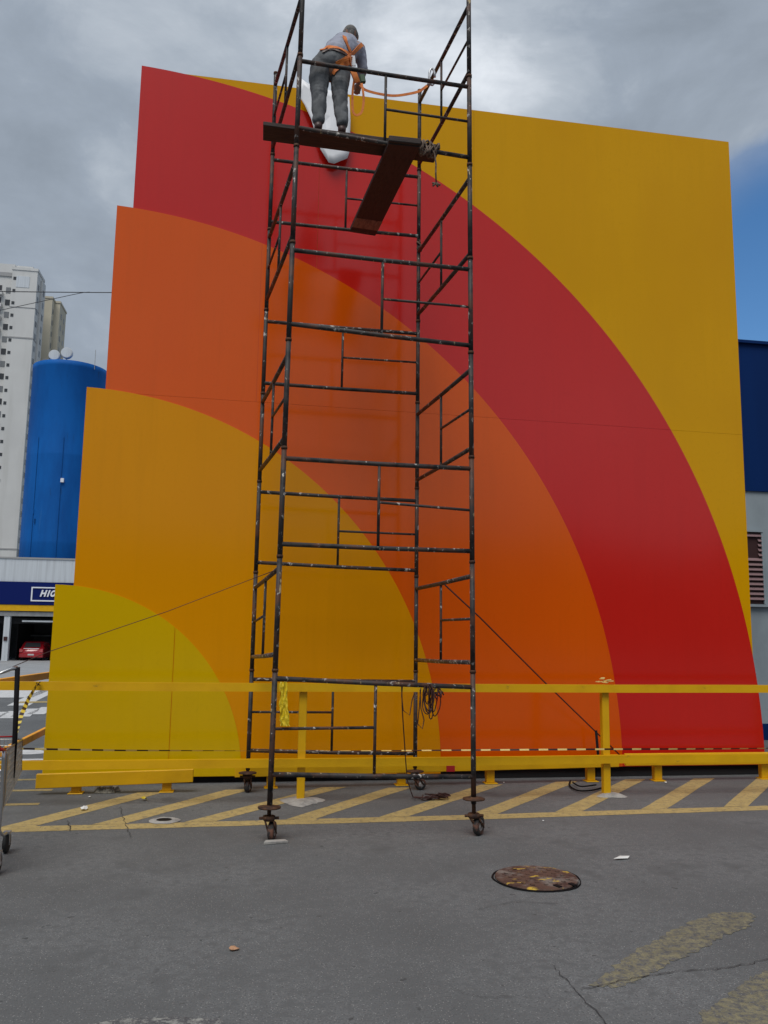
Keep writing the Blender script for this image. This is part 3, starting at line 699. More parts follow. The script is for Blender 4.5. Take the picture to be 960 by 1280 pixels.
# white sheet being applied to the wall
ws = [(374, 95), (383, 101), (392, 107), (411, 111), (437, 120), (438.5, 150), (437, 189), (434.5, 196), (425, 200), (418, 203.5), (411, 201.5), (401, 185), (389, 147), (381, 129), (374, 118)]
pp = [at(x, y, 9.20) for x, y in ws]; shm = MB(); cen = sum(pp, Vector()) / len(pp); k_ = len(pp); SC = (1.0, .8, .6, .4, .2)
for s_c in SC:
    for p in pp:
        x, z = cen.x + (p.x - cen.x) * s_c, cen.z + (p.z - cen.z) * s_c
        shm.v.append((x, 9.225 + .006 * math.sin(z * 9) + .005 * math.sin(x * 17 + z * 3), z))
shm.v.append((cen.x, 9.225, cen.z))
for i in range(len(SC) - 1):
    for k in range(k_): shm.f.append((i * k_ + k, i * k_ + (k + 1) % k_, (i + 1) * k_ + (k + 1) % k_, (i + 1) * k_ + k))
for k in range(k_): shm.f.append(((len(SC) - 1) * k_ + k, (len(SC) - 1) * k_ + (k + 1) % k_, len(SC) * k_))
so = put('white_sheet', shm, 'white', None, True)
sm = so.modifiers.new('thickness', 'SOLIDIFY'); sm.thickness = .004
tag(so, 'white sheet with rounded lower end hanging on the wall before the worker', 'sheet')

# ------------------------------------------------------------ the worker
def capsules(specs):                   # specs: list of chains [(point, radius, flatten_vec?)...] -> closed blobs for remeshing
    mb = MB()
    for chn in specs:
        pts, rs = [], []
        for i in range(len(chn) - 1):
            (p, r), (q_, r2) = chn[i], chn[i + 1]; p, q_ = Vector(p), Vector(q_)
            for k in range(6): pts.append(p.lerp(q_, k / 6)); rs.append(r + (r2 - r) * k / 6)
        pts.append(Vector(chn[-1][0])); rs.append(chn[-1][1])
        for p, r in zip(pts, rs):
            n, m_ = 12, 8; b0 = len(mb.v)
            for i in range(m_ + 1):
                th = math.pi * i / m_
                for j in range(n):
                    ph = 6.2832 * j / n; mb.v.append(tuple(p + Vector((math.sin(th) * math.cos(ph), math.sin(th) * math.sin(ph), math.cos(th))) * r))
            for i in range(m_):
                for j in range(n): mb.f.append((b0 + i * n + j, b0 + i * n + (j + 1) % n, b0 + (i + 1) * n + (j + 1) % n, b0 + (i + 1) * n + j))
    return mb
def organic(name, specs, m, parent, voxel=.010, smooth=6, wrinkle=None):
    mb = capsules(specs); me = bpy.data.meshes.new('tmp'); me.from_pydata(mb.v, [], mb.f); me.update()
    bm = bmesh.new(); bm.from_mesh(me); bmesh.ops.remove_doubles(bm, verts=bm.verts, dist=1e-5); bmesh.ops.recalc_face_normals(bm, faces=bm.faces); bm.to_mesh(me); bm.free()
    ob = bpy.data.objects.new('tmp', me); C.objects.link(ob)
    rm = ob.modifiers.new('r', 'REMESH'); rm.mode = 'VOXEL'; rm.voxel_size = voxel; rm.use_smooth_shade = True
    s_ = ob.modifiers.new('s', 'SMOOTH'); s_.factor = .5; s_.iterations = smooth
    dg_ = bpy.context.evaluated_depsgraph_get(); dg_.update()
    new = bpy.data.meshes.new_from_object(ob.evaluated_get(dg_)); new.name = name
    bpy.data.objects.remove(ob)
    if wrinkle:
        amp, sc, st = wrinkle
        new.update()
        ns = [v.normal.copy() for v in new.vertices]
        for v, nr in zip(new.vertices, ns):
            p = Vector((v.co.x * sc * st[0], v.co.y * sc * st[1], v.co.z * sc * st[2]))
            w = abs(mnoise.noise(p)) * 2 - .5 + .5 * mnoise.noise(p * 2.3)
            v.co += nr * amp * w
    org = origin(parent)
    for v in new.vertices: v.co -= org
    new.materials.clear(); new.materials.append(M[m])
    for p in new.polygons: p.use_smooth = True
    o = bpy.data.objects.new(name, new); C.objects.link(o); o.parent = parent
    return o
wk = thing('person', 'worker in grey trousers, blue-grey shirt and orange harness leaning forward on the upper plank', 'person', (.62, 6.93, 5.966))
PT = 5.968
aL, aR = Vector((at(398, 158, 6.87).x, 6.87, PT + .075)), Vector((at(427.5, 162, 6.88).x, 6.88, PT + .075))
kL, kR = at(399, 122, 6.88), at(425, 124, 6.90)
hL, hR = at(403, 86, 6.92), at(424, 87, 6.95)
wst = at(419, 69, 6.97); chest = at(430, 61, 7.13); neck = at(436, 53, 7.27); head = at(437.5, 46, 7.34)
shL, shR = at(417, 57, 7.22), at(449, 62, 7.20)
eL, hdL = at(420, 64, 7.50), at(428, 66, 7.72)
eR, hdR = at(453.5, 86, 7.22), at(449, 104, 7.30)
V = Vector
# body: one continuous skin surface
body_specs = [
    [(aL, .036), (kL, .048), (hL, .078)], [(aR, .036), (kR, .048), (hR, .078)],
    [(hL, .09), (hR, .09)], [(hL.lerp(hR, .5), .11), (wst, .105), (chest, .125), (neck, .06), (head, .055)],
    [(head + V((0, -.01, .02)), .076), (head + V((0, .03, -.01)), .066)], [(head + V((0, .085, -.005)), .012), (head + V((0, .105, -.02)), .012)],
    [(head + V((-.072, .005, -.005)), .014), (head + V((-.074, .0, .02)), .013)], [(head + V((.072, .005, -.005)), .014), (head + V((.074, .0, .02)), .013)],
    [(chest, .11), (shL, .062), (eL, .040), (hdL, .027)], [(chest, .11), (shR, .062), (eR, .038), (hdR, .026)],
    [(aL, .036), (V((aL.x, aL.y + .02, PT + .04)), .036), (V((aL.x - .01, aL.y + .13, PT + .03)), .026)], [(aR, .036), (V((aR.x, aR.y + .02, PT + .04)), .036), (V((aR.x + .015, aR.y + .13, PT + .03)), .026)]]
def fingers(hand, fdir, side, spread):
    out = []; fdir = fdir.normalized(); side = side.normalized(); nrm = fdir.cross(side)
    palm = hand + fdir * .045
    out.append([(hand, .024), (palm - side * .014, .020)]); out.append([(hand, .024), (palm + side * .014, .020)])
    for i, ln in enumerate((.052, .060, .056, .044)):
        s = (i - 1.5) * .0175; b = palm + side * s + fdir * .012
        out.append([(b, .0085), (b + fdir * ln * .5 + nrm * .006, .0078), (b + fdir * ln * .75 + nrm * .03, .0068)])
    t = hand + side * .026 + fdir * .01
    out.append([(t, .011), (t + side * .02 + fdir * .025 + nrm * .01, .009), (t + side * .022 + fdir * .05 + nrm * .022, .0078)])
    return out
body_specs += fingers(hdR, (hdR - eR), V((-1, .3, 0)), 1) + fingers(hdL, (hdL - eL), V((1, 0, 0)), 1)
organic('body', body_specs, 'skin', wk, .0065, 3)
tr = organic('trousers', [
    [(aL + V((0, 0, .030)), .058), (aL + V((0, 0, .07)), .058), (aL.lerp(kL, .5), .068), (kL, .072), (hL.lerp(kL, .35) + V((-.022, 0, 0)), .094), (hL + V((-.006, .0, .02)), .106)],
    [(aR + V((0, 0, .030)), .058), (aR + V((0, 0, .07)), .058), (aR.lerp(kR, .5), .066), (kR, .070), (hR.lerp(kR, .35) + V((.004, 0, 0)), .092), (hR + V((.0, .0, .02)), .108)],
    [(hL + V((.026, -.035, .05)), .094), (hR + V((-.002, -.035, .05)), .098)], [(hL.lerp(hR, .5) + V((.012, 0, .08)), .112), (wst - V((0, 0, .03)), .112)]],
    'trouser', wk, .0075, 4, (.008, 10, (1.2, 1, .75)))
st_ = organic('shirt', [[(wst + V((0, 0, -.01)), .120), (wst.lerp(chest, .5), .132), (chest, .138), (neck - V((0, .02, .03)), .085)],
    [(wst.lerp(chest, .6) + V((-.05, 0, 0)), .10), (shL + V((.01, 0, -.01)), .075), (shL.lerp(eL, .6), .058), (eL, .052)], [(wst.lerp(chest, .7) + V((.04, 0, 0)), .10), (shR + V((-.012, 0, -.008)), .074), (shR.lerp(eR, .6), .056), (eR, .050), (eR.lerp(hdR, .45), .042)]],
    'shirt', wk, .0085, 4, (.006, 11, (1, 1, .9)))
organic('hair', [[(head + V((0, -.022, .030)), .068), (head + V((0, -.016, .022)), .071)], [(head + V((-.035, -.02, .012)), .045), (head + V((.035, -.02, .012)), .045)], [(head + V((0, -.04, -.005)), .045), (head + V((0, -.045, -.02)), .035)]], 'hair', wk, .007, 3)
for a_, s in ((aL, -1), (aR, 1)):
    organic('shoe', [[(V((a_.x, a_.y - .01, PT + .036)), .036), (V((a_.x + .004 * s, a_.y + .07, PT + .034)), .035), (V((a_.x + .012 * s, a_.y + .155, PT + .028)), .028)], [(V((a_.x, a_.y, PT + .05)), .038), (V((a_.x, a_.y, PT + .075)), .038)]], 'shoe', wk, .007, 3)
# harness straps laid on the clothes
def bvh_of(*obs):
    vs, fs = [], []
    for o in obs:
        b = len(vs); org = origin(o); vs += [v.co + org for v in o.data.vertices]; fs += [tuple(i + b for i in p.vertices) for p in o.data.polygons]
    return BVHTree.FromPolygons(vs, fs)
bv = bvh_of(tr, st_)
eye = Vector((0, 0, EYE))
hs = put('harness', MB(), 'webbing', wk)
def strap(pxs, w, name='strap', m='webbing', lift=.010, n=5, closed=False):
    P, N = [], []
    for i in range(len(pxs) - 1):
        for k in range(n + (1 if i == len(pxs) - 2 else 0)):
            x = pxs[i][0] + (pxs[i + 1][0] - pxs[i][0]) * k / n; y = pxs[i][1] + (pxs[i + 1][1] - pxs[i][1]) * k / n
            h, nr, _, _ = bv.ray_cast(eye, direction(x, y).normalized())
            if h is None: continue
            P.append(h); N.append(nr)
    if len(P) < 3: return
    for _ in range(2):
        P = [P[0]] + [(P[i - 1] + P[i] * 2 + P[i + 1]) / 4 for i in range(1, len(P) - 1)] + [P[-1]]
        N = [N[0]] + [(N[i - 1] + N[i] * 2 + N[i + 1]).normalized() for i in range(1, len(N) - 1)] + [N[-1]]
    mb = MB()
    for i, (p, nr) in enumerate(zip(P, N)):
        d = (P[min(i + 1, len(P) - 1)] - P[max(i - 1, 0)]).normalized(); s = d.cross(nr).normalized()
        for a, b in ((-1, .0), (1, .0), (1, 1), (-1, 1)): mb.v.append(tuple(p + s * a * w / 2 + nr * (lift * .5 + b * .006)))
    for i in range(len(P) - 1):
        for k in range(4): mb.f.append((4 * i + k, 4 * i + (k + 1) % 4, 4 * i + 4 + (k + 1) % 4, 4 * i + 4 + k))
    mb.f += [(3, 2, 1, 0), tuple(len(mb.v) - 4 + k for k in range(4))]
    return put(name, mb, m, hs)
strap([(402, 63.5), (409, 60), (418, 60), (426, 62), (432, 66), (437, 70)], .044, 'waist_belt')
strap([(403, 66), (410, 63), (418, 63), (426, 65.5), (433, 69.5)], .018, 'belt_edge', 'shoe', .013)
strap([(430, 46), (432, 53), (436, 62), (440, 70), (441, 79)], .036, 'back_strap')
strap([(452, 56), (447, 60), (441, 66), (436, 71), (428, 76), (420, 80)], .036, 'back_strap')
strap([(441, 74), (432, 78), (424, 82), (418, 88), (416, 92)], .060, 'leg_strap')
strap([(436, 72), (438, 80), (439, 84)], .050, 'seat_strap')
strap([(441, 88), (443, 95), (445, 101)], .050, 'seat_strap')
# buckle plate, hanging loop and tool pouch
h_ = bv.ray_cast(eye, direction(441, 74).normalized())[0] or at(441, 74, 6.95)
bp_ = eye + (h_ - eye) * .984; put('buckle_plate', MB().bar(bp_ + V((.005, 0, -.07)), bp_ + V((-.005, 0, .035)), .05, .012, (0, 1, 0)), 'clip', hs, bevel=.003)
hp = at(446, 99, 6.98)
put('pouch', MB().bar(at(452, 94, 7.0), at(454, 104, 7.0), .05, .04, (0, 1, 0)), 'green', hs, bevel=.008)
def ribbon(pts, w, m, name, parent, axis=(0, 1, 0), th=.004):
    mb = MB(); pts = [Vector(p) for p in pts]; ax = Vector(axis)
    for i, p in enumerate(pts):
        d = (pts[min(i + 1, len(pts) - 1)] - pts[max(i - 1, 0)]).normalized(); s = d.cross(ax).normalized(); nn_ = s.cross(d)
        for a, b in ((-1, -1), (1, -1), (1, 1), (-1, 1)): mb.v.append(tuple(p + s * a * w / 2 + nn_ * b * th / 2))
    for i in range(len(pts) - 1):
        for k in range(4): mb.f.append((4 * i + k, 4 * i + (k + 1) % 4, 4 * i + 4 + (k + 1) % 4, 4 * i + 4 + k))
    mb.f += [(3, 2, 1, 0), tuple(len(mb.v) - 4 + k for k in range(4))]
    return put(name, mb, m, parent)
def smoothpts(P, n=5):
    P = [Vector(p) for p in P]; out = []
    for i in range(len(P) - 1):
        p0, p1, p2_, p3 = P[max(i - 1, 0)], P[i], P[i + 1], P[min(i + 2, len(P) - 1)]
        for k in range(n):
            t = k / n; out.append(.5 * ((2 * p1) + (p2_ - p0) * t + (2 * p0 - 5 * p1 + 4 * p2_ - p3) * t * t + (3 * p1 - p0 - 3 * p2_ + p3) * t ** 3))
    return out + [P[-1]]
ribbon(smoothpts([at(443, 86, 6.84), at(443, 98, 6.86), at(441, 112, 6.86), at(440.5, 128, 6.86), at(441.5, 140, 6.86), at(446, 144, 6.86), at(452, 140, 6.87), at(454.5, 128, 6.88), at(454, 116, 6.90), at(452, 104, 6.92)]), .020, 'webbing', 'hanging_loop', hs)
ribbon(smoothpts([at(440, 86, 6.84), at(444, 96, 6.84), at(446.5, 103, 6.85)]), .050, 'webbing', 'shock_pack', hs, th=.02)
ly = thing('safety_lanyard', 'orange webbing lanyard running from the harness to a hook on the right scaffold bar', 'lanyard', tuple(at(500, 112, 6.9)))
ribbon(smoothpts([at(450, 106, 6.92), at(456, 112, 6.92), at(468, 116, 6.93), at(484, 119, 6.94), at(496, 119.5, 6.95), at(510, 117.5, 6.97), at(524, 114, 6.99), at(534, 107, 7.0)]), .024, 'webbing', 'webbing', ly)
hk = MB(); c = at(540, 96, 7.02)
hk.tube([c + V((.05 * math.cos(a) * .55, 0, .085 * math.sin(a))) for a in [6.2832 * j / 14 for j in range(13)]], .011, 8)
hk.tube([at(536, 106, 7.0), at(538, 101, 7.01)], .014, 8)
put('hook', hk, 'clip', ly, True)

# ------------------------------------------------------------ things on the ground
mc = on(670.5, 1099); mx_, my_ = mc.x, mc.y
mh = thing('manhole', 'rusty round manhole cover with worn yellow paint sunk in the asphalt', 'manhole cover', (mx_, my_, 0))
M['cover'] = mat('rusted_cover_iron', (.115, .065, .048), .75, .3, spots=[((.22, .19, .17), 5, .50, .64, ONE, 5), ((.07, .035, .028), 9, .5, .64, ONE, 5), ((.62, .42, .06), 7, .59, .645, (1, 2.2, 1), 6)], bump=(30, .5, .004, ONE))
rr = .285
put('cover', MB().lathe((mx_, my_, .004), [(rr - .012, .004), (rr - .016, .012), (.01, .016)], 48), 'cover', mh)
rm_ = MB(); n = 60
for r_, z_ in ((rr + .007, .002), (rr + .004, .009), (rr - .001, .009), (rr - .004, .003)):
    for k in range(n):
        a = 6.2832 * k / n; j = 1 + .012 * math.sin(5 * a) * (1 if r_ > rr else 0) + random.uniform(-.006, .006) * (r_ > rr); rm_.v.append((mx_ + r_ * j * math.cos(a), my_ + r_ * j * math.sin(a), z_))
for i in range(3):
    for k in range(n): rm_.f.append((i * n + k, i * n + (k + 1) % n, (i + 1) * n + (k + 1) % n, (i + 1) * n + k))
put('ring', rm_, 'black', mh)
for i_, (a, b) in enumerate([(-1.75, .10), (-1.45, .05)]):
    c = Vector((mx_ + .05 + .11 * i_, my_ - .20 + .02 * i_, .019)); put('lifting_slot', MB().bar(c, c + V((.02, -.05, 0)), .03, .008), 'black', mh)
rv = MB()
for i in range(-5, 6):
    for j in range(-5, 6):
        if i * i + j * j < 24 and (i + j) % 2 == 0: rv.box((mx_ + i * .045 - .012, my_ + j * .045 - .012, .018), (mx_ + i * .045 + .012, my_ + j * .045 + .012, .0225))
ro = put('raised_stud', rv, 'cover', mh)
ro['kind'] = 'stuff'
hc = on(205, 1026.5)
dr = thing('drain_hole', 'small round hole with a crumbling pale rim on the yellow border line', 'drain', (hc.x, hc.y, 0))
n = 22; dm = MB()
for r_, z_ in ((.125, .006), (.085, .018), (.062, .014), (.055, -.03)):
    for k in range(n):
        a = 6.2832 * k / n; j = 1 + random.uniform(-.09, .09); dm.v.append((hc.x + r_ * j * 1.05 * math.cos(a), hc.y + r_ * j * math.sin(a), z_))
for i in range(3):
    for k in range(n): dm.f.append((i * n + k, i * n + (k + 1) % n, (i + 1) * n + (k + 1) % n, (i + 1) * n + k))
put('rim', dm, 'cement', dr)
put('hole', MB().add([(hc.x + .066 * math.cos(6.2832 * k / 16), hc.y + .066 * math.sin(6.2832 * k / 16), .013) for k in range(16)], [tuple(range(16))]), 'black', dr)

def scrap(name, c, w, d, m, label, cat, h=.012, n=9):
    mb = MB(); pts = []
    for k in range(n):
        a = 6.2832 * k / n; pts.append(V((c.x + w / 2 * math.cos(a) * random.uniform(.7, 1.1), c.y + d / 2 * math.sin(a) * random.uniform(.7, 1.1), .006 + random.uniform(0, h))))
    cz = V((c.x, c.y, .008 + h)); mb.v = [tuple(p) for p in pts] + [tuple(cz)]
    mb.f = [(k, (k + 1) % n, n) for k in range(n)]
    o = put(name, mb, m, None); s = o.modifiers.new('thickness', 'SOLIDIFY'); s.thickness = .003; return tag(o, label, cat)
o = MB().add([on(767, 1073.5, .012), on(785, 1073, .008), on(787, 1070, .016), on(775, 1070, .010)], [(0, 1, 2, 3)])
o = put('paper_scrap', o, 'litter_white', None); o.modifiers.new('t', 'SOLIDIFY').thickness = .002
tag(o, 'white strip of paper lying right of the manhole', 'litter')
scrap('dry_leaf', on(292, 1188), .055, .05, 'leaf', 'small orange-brown dry leaf on the empty asphalt at lower left', 'leaf', .010)
scrap('paper_scrap', on(105, 1013), .06, .09, 'litter_white', 'small crumpled white paper between the two leftmost hatch stripes', 'litter', .03)
scrap('yellow_scrap', on(180, 1001), .06, .06, 'bag', 'tiny crumpled yellow plastic scrap in front of the short guard board', 'litter', .035)
scrap('pale_chip', on(679, 1027), .02, .02, 'litter_white', 'tiny white chip just below the border line above the manhole', 'litter', .006)
scrap('pale_chip', on(832, 979), .03, .03, 'litter_white', 'tiny white chip beside the leg of the right guard board', 'litter', .01)
scrap('pale_chip', on(630, 979), .025, .02, 'litter_white', 'tiny white chip in front of the dark gap right of the scaffold', 'litter', .008)
scrap('pale_chip', on(112, 997), .025, .03, 'litter_white', 'tiny white chip near the rag heap under the short guard board', 'litter', .008)
rg = MB()
for k in range(16):
    c = on(139, 990, .0) + V((random.uniform(-.13, .13), random.uniform(-.07, .07), 0)); w = random.uniform(.03, .06); b0 = len(rg.v); ring = []
    for q_ in range(8):
        a = 6.2832 * q_ / 8; ring.append((c.x + w * math.cos(a) * random.uniform(.7, 1.2), c.y + w * .8 * math.sin(a) * random.uniform(.7, 1.2), .004))
    rg.v += ring + [((x - c.x) * .55 + c.x, (y - c.y) * .55 + c.y, random.uniform(.03, .06)) for x, y, z in ring] + [(c.x, c.y, random.uniform(.03, .065))]
    for q_ in range(8):
        k2 = (q_ + 1) % 8; rg.f += [(b0 + q_, b0 + k2, b0 + 8 + k2, b0 + 8 + q_), (b0 + 8 + q_, b0 + 8 + k2, b0 + 16)]
tag(put('rag_heap', rg, 'rag', None), 'small heap of dirty grey rags under the short guard board', 'rags')
hz = MB().tube(smoothpts([on(713, 976, .02), on(712, 982, .02), on(722, 988, .02), on(738, 988, .02), on(752, 985, .02)]), .009, 6).tube(smoothpts([on(716, 978, .03), on(726, 983, .03), on(745, 981, .03)]), .008, 6)
tag(put('black_hose', hz, 'black', None, True), 'short piece of black hose lying behind the right fence post', 'hose')

# ------------------------------------------------------------ shopping cart at the left edge
ct = thing('shopping_cart', 'wire shopping cart with red handle and tall black pole at the left edge', 'shopping cart', (-1.7, 6.4, 0))
x1, x0 = -1.50, -1.98; ya, yb = 6.05, 6.80
def P(s, t, u):   # s: 0 left..1 right, t: 0 near..1 far, u: 0 bottom..1 top ; tapered basket
    xl = x0 + .05 * t - .0; xr = x1 - .07 * t + .01 * (1 - u)
    zb_ = .41 + .13 * t; zt = .79 - .02 * t
    return V((xl + (xr - xl) * s, ya + (yb - ya) * t, zb_ + (zt - zb_) * u))
for side, s in (('side_mesh', 1), ('side_mesh', 0)):
    mb = MB()
    for k in range(25): mb.tube([P(s, k / 24, 0), P(s, k / 24, 1)], .0022, 5)
    for k in range(9): mb.tube([P(s, 0, k / 8), P(s, 1, k / 8)], .0030 if k in (0, 4, 8) else .0022, 5)
    put(side, mb, 'mesh', ct)
mb = MB()
for k in range(15): mb.tube([P(k / 14, 1, 0), P(k / 14, 1, 1)], .0022, 5)
for k in range(6): mb.tube([P(0, 1, k / 5), P(1, 1, k / 5)], .0022, 5)
put('front_mesh', mb, 'mesh', ct)
mb = MB()
for k in range(15): mb.tube([P(k / 14, 0, 0), P(k / 14, 1, 0)], .0022, 5)
for k in range(8): mb.tube([P(0, k / 7, 0), P(1, k / 7, 0)], .0022, 5)
put('basket_floor', mb, 'mesh', ct)
mb = MB()
for k in range(14): mb.tube([P(k / 13, 0, .05), P(k / 13, 0, 1)], .0025, 5)
for k in range(4): mb.tube([P(0, 0, k / 3), P(1, 0, k / 3)], .0025, 5)
put('rear_gate', mb, 'chrome', ct)
put('side_panel', MB().bar(P(1, 0, .5) + V((.006, 0, 0)), P(1, 0, .5) + V((.006, .001, 0)) + V((0, .02, 0)), .012, .34), 'mesh', ct)
put('basket_rim', MB().tube([P(0, 0, 1), P(0, 1, 1), P(1, 1, 1), P(1, 0, 1), P(0, 0, 1)], .0055, 8), 'chrome', ct, True)
put('handle', MB().tube([(x0 - .01, 5.93, .815), (x1 - .0, 5.93, .815)], .019, 12), 'red_plastic', ct, True)
put('handle_bracket', MB().tube([(x1 - .005, 5.93, .812), (x1 - .005, 6.06, .79)], .011, 8).tube([(x0, 5.93, .81), (x0, 6.06, .78)], .010, 8), 'red_plastic', ct, True)
put('rear_bar', MB().tube([(x0, 6.40, .83), (x1 - .03, 6.46, .83)], .006, 6), 'red_plastic', ct, True)
put('frame', MB().tube(smoothpts([(x1 - .00, 6.02, .79), (x1 + .005, 6.03, .42), (x1 - .005, 6.05, .25), (x1 - .02, 6.06, .135)]), .0125, 10)
    .tube(smoothpts([(x0 + .0, 6.02, .79), (x0 + .005, 6.03, .42), (x0 + .01, 6.05, .25), (x0 + .02, 6.06, .135)]), .0125, 10)
    .tube(smoothpts([(x1 - .01, 6.05, .30), (x1 - .04, 6.3, .20), (x1 - .09, 6.62, .14)]), .011, 8).tube(smoothpts([(x0 + .01, 6.05, .30), (x0 + .04, 6.3, .20), (x0 + .09, 6.62, .14)]), .011, 8)
    .tube([(x0, 6.05, .40), (x1, 6.05, .40)], .010, 8).tube([(x0, 6.05, .33), (x1, 6.05, .33)], .008, 8).tube([(x0 + .02, 6.08, .24), (x1 - .02, 6.08, .24)], .008, 8), 'chrome', ct, True)
for wx, wy in ((x1 - .005, 6.08), (x0 + .01, 6.08), (x1 - .09, 6.64), (x0 + .09, 6.64)):
    w_ = put('wheel', MB().lathe((wx, wy, .072), [(.02, -.015), (.064, -.015), (.072, -.008), (.072, .008), (.064, .015), (.02, .015)], 20, 'X'), 'tyre', ct, True)
    put('fork', MB().bar((wx - .020, wy - .015, .145), (wx - .020, wy, .058), .004, .03, (0, 1, 0)).bar((wx + .020, wy - .015, .145), (wx + .020, wy, .058), .004, .03, (0, 1, 0)).box((wx - .024, wy - .035, .135), (wx + .024, wy + .02, .15)), 'chrome', w_)
    put('hub', MB().tube([(wx - .024, wy, .072), (wx + .024, wy, .072)], .012, 8), 'hub', w_, True)
pa, pb = at(18.5, 926, 6.45), at(22, 834, 6.45)
put('pole', MB().tube([V((pa.x, 6.45, .55)), pa, pb], .0175, 10), 'black', ct, True)
put('pole_head', MB().tube([pb + V((0, 0, -.005)), at(14, 836, 6.43), at(4, 840, 6.40), at(-8, 845, 6.36)], [.014, .014, .012, .004], 8), 'chrome', ct, True)

# ------------------------------------------------------------ far left: workshop with red car
YG = 66.0; gb = gz(YG)
ws_ = thing('workshop_building', 'low workshop with pale metal fascia, navy sign band and dark open bays', 'building', (-16, YG, gb))
def zc_(y, x=20): return at(x, y, YG).z
zt, zf, zn, zy, zg = zc_(698.3), zc_(727), zc_(755.5), zc_(763.5), zc_(770)
XL, XR = -36.0, -6.0
put('metal_fascia', MB().box((XL, YG, zf), (XR, YG + .5, zt)), 'fascia', ws_)
put('fascia_cap', MB().box((XL, YG - .06, zt), (XR, YG + .6, zt + .12)), 'band', ws_)
put('sign_band', MB().box((XL, YG - .15, zn), (XR, YG + .4, zf - .02)), 'navy', ws_)
put('yellow_band', MB().box((XL, YG - .10, zy), (XR, YG + .4, zn - .03)), 'rail', ws_)
put('lintel', MB().box((XL, YG, zg), (XR, YG + .4, zy - .05)), 'conc', ws_)
put('roller_box', MB().box((XL, YG + .45, zg - .55), (XR, YG + .75, zg - .15)), 'dark', ws_)
put('door_track', MB().box((at(27, 772, YG).x, YG + .2, zg - .42), (XR, YG + .3, zg - .30)), 'fascia', ws_)
def colm(px0, px1): 
    a, b = at(px0, 800, YG).x, at(px1, 800, YG).x; put('column', MB().box((a, YG + .05, gb), (b, YG + .45, zg)), 'fascia', ws_)
colm(3, 10.5); colm(-60, -52)
put('column_box', MB().box((at(4.5, 797, YG).x, YG - .02, zc_(801)), (at(9, 797, YG).x, YG + .05, zc_(796))), 'louvre_d', ws_)
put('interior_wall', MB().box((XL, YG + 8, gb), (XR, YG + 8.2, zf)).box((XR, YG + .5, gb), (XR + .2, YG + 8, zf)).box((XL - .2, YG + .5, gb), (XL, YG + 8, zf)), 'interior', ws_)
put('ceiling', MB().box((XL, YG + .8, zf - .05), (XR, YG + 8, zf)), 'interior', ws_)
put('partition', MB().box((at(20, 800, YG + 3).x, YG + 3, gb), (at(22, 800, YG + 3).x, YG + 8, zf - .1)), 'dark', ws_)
put('shelf', MB().box((at(31, 790, YG + 7).x, YG + 7, gb + 1.8), (XR, YG + 7.9, gb + 1.9)).box((at(31, 790, YG + 7).x, YG + 7, gb + 3.0), (XR, YG + 7.9, gb + 3.1)), 'conc', ws_)
tl_, br_ = at(39.5, 733.5, YG - .2), at(39.5, 751.5, YG - .2); X0, X1 = tl_.x, tl_.x + 6.2
fr = MB(); t = .09; yq = YG - .20
fr.box((X0, yq, tl_.z - t), (X1, yq + .05, tl_.z)).box((X0, yq, br_.z), (X1, yq + .05, br_.z + t)).box((X0, yq, br_.z + t), (X0 + t, yq + .05, tl_.z - t)).box((X1 - t, yq, br_.z + t), (X1, yq + .05, tl_.z - t))
put('sign_border', fr, 'sign_white', ws_)
cur = at(49.6, 745.8, YG - .2); lh = (at(50, 737.4, YG - .2) - at(50, 745.8, YG - .2)).length
lw = lh * .78
def glyph(strokes, ox, oz, h, w):
    mb = MB(); sh = .28
    for k, st in enumerate(strokes):
        mb.prism([(ox + x * w + z * h * sh, yq - .02 - .004 * k, oz + z * h) for x, z in st], (0, .05, 0))
    return mb
def arc(cx, cz, rx, rz, a0, a1, t, n=14):
    o = [(cx + rx * math.cos(a0 + (a1 - a0) * i / n), cz + rz * math.sin(a0 + (a1 - a0) * i / n)) for i in range(n + 1)]
    i_ = [(cx + (rx - t) * math.cos(a0 + (a1 - a0) * i / n), cz + (rz - t * 1.0) * math.sin(a0 + (a1 - a0) * i / n)) for i in range(n + 1)]
    return o + i_[::-1]
s_ = .28
Hs = [[(0, 0), (s_, 0), (s_, 1), (0, 1)], [(1 - s_, 0), (1, 0), (1, 1), (1 - s_, 1)], [(s_, .38), (1 - s_, .38), (1 - s_, .62), (s_, .62)]]
put('letter', glyph(Hs, cur.x, cur.z, lh, lw), 'sign_white', ws_)
put('letter', glyph([[(0, 0), (s_, 0), (s_, 1), (0, 1)]], cur.x + lw * 1.28, cur.z, lh, lw), 'sign_white', ws_)
put('letter', glyph([arc(.5, .5, .52, .5, R(50), R(320), .26), [(.62, .08), (1.0, .08), (1.0, .5), (.62, .5)]], cur.x + lw * 1.78, cur.z, lh, lw), 'sign_white', ws_)

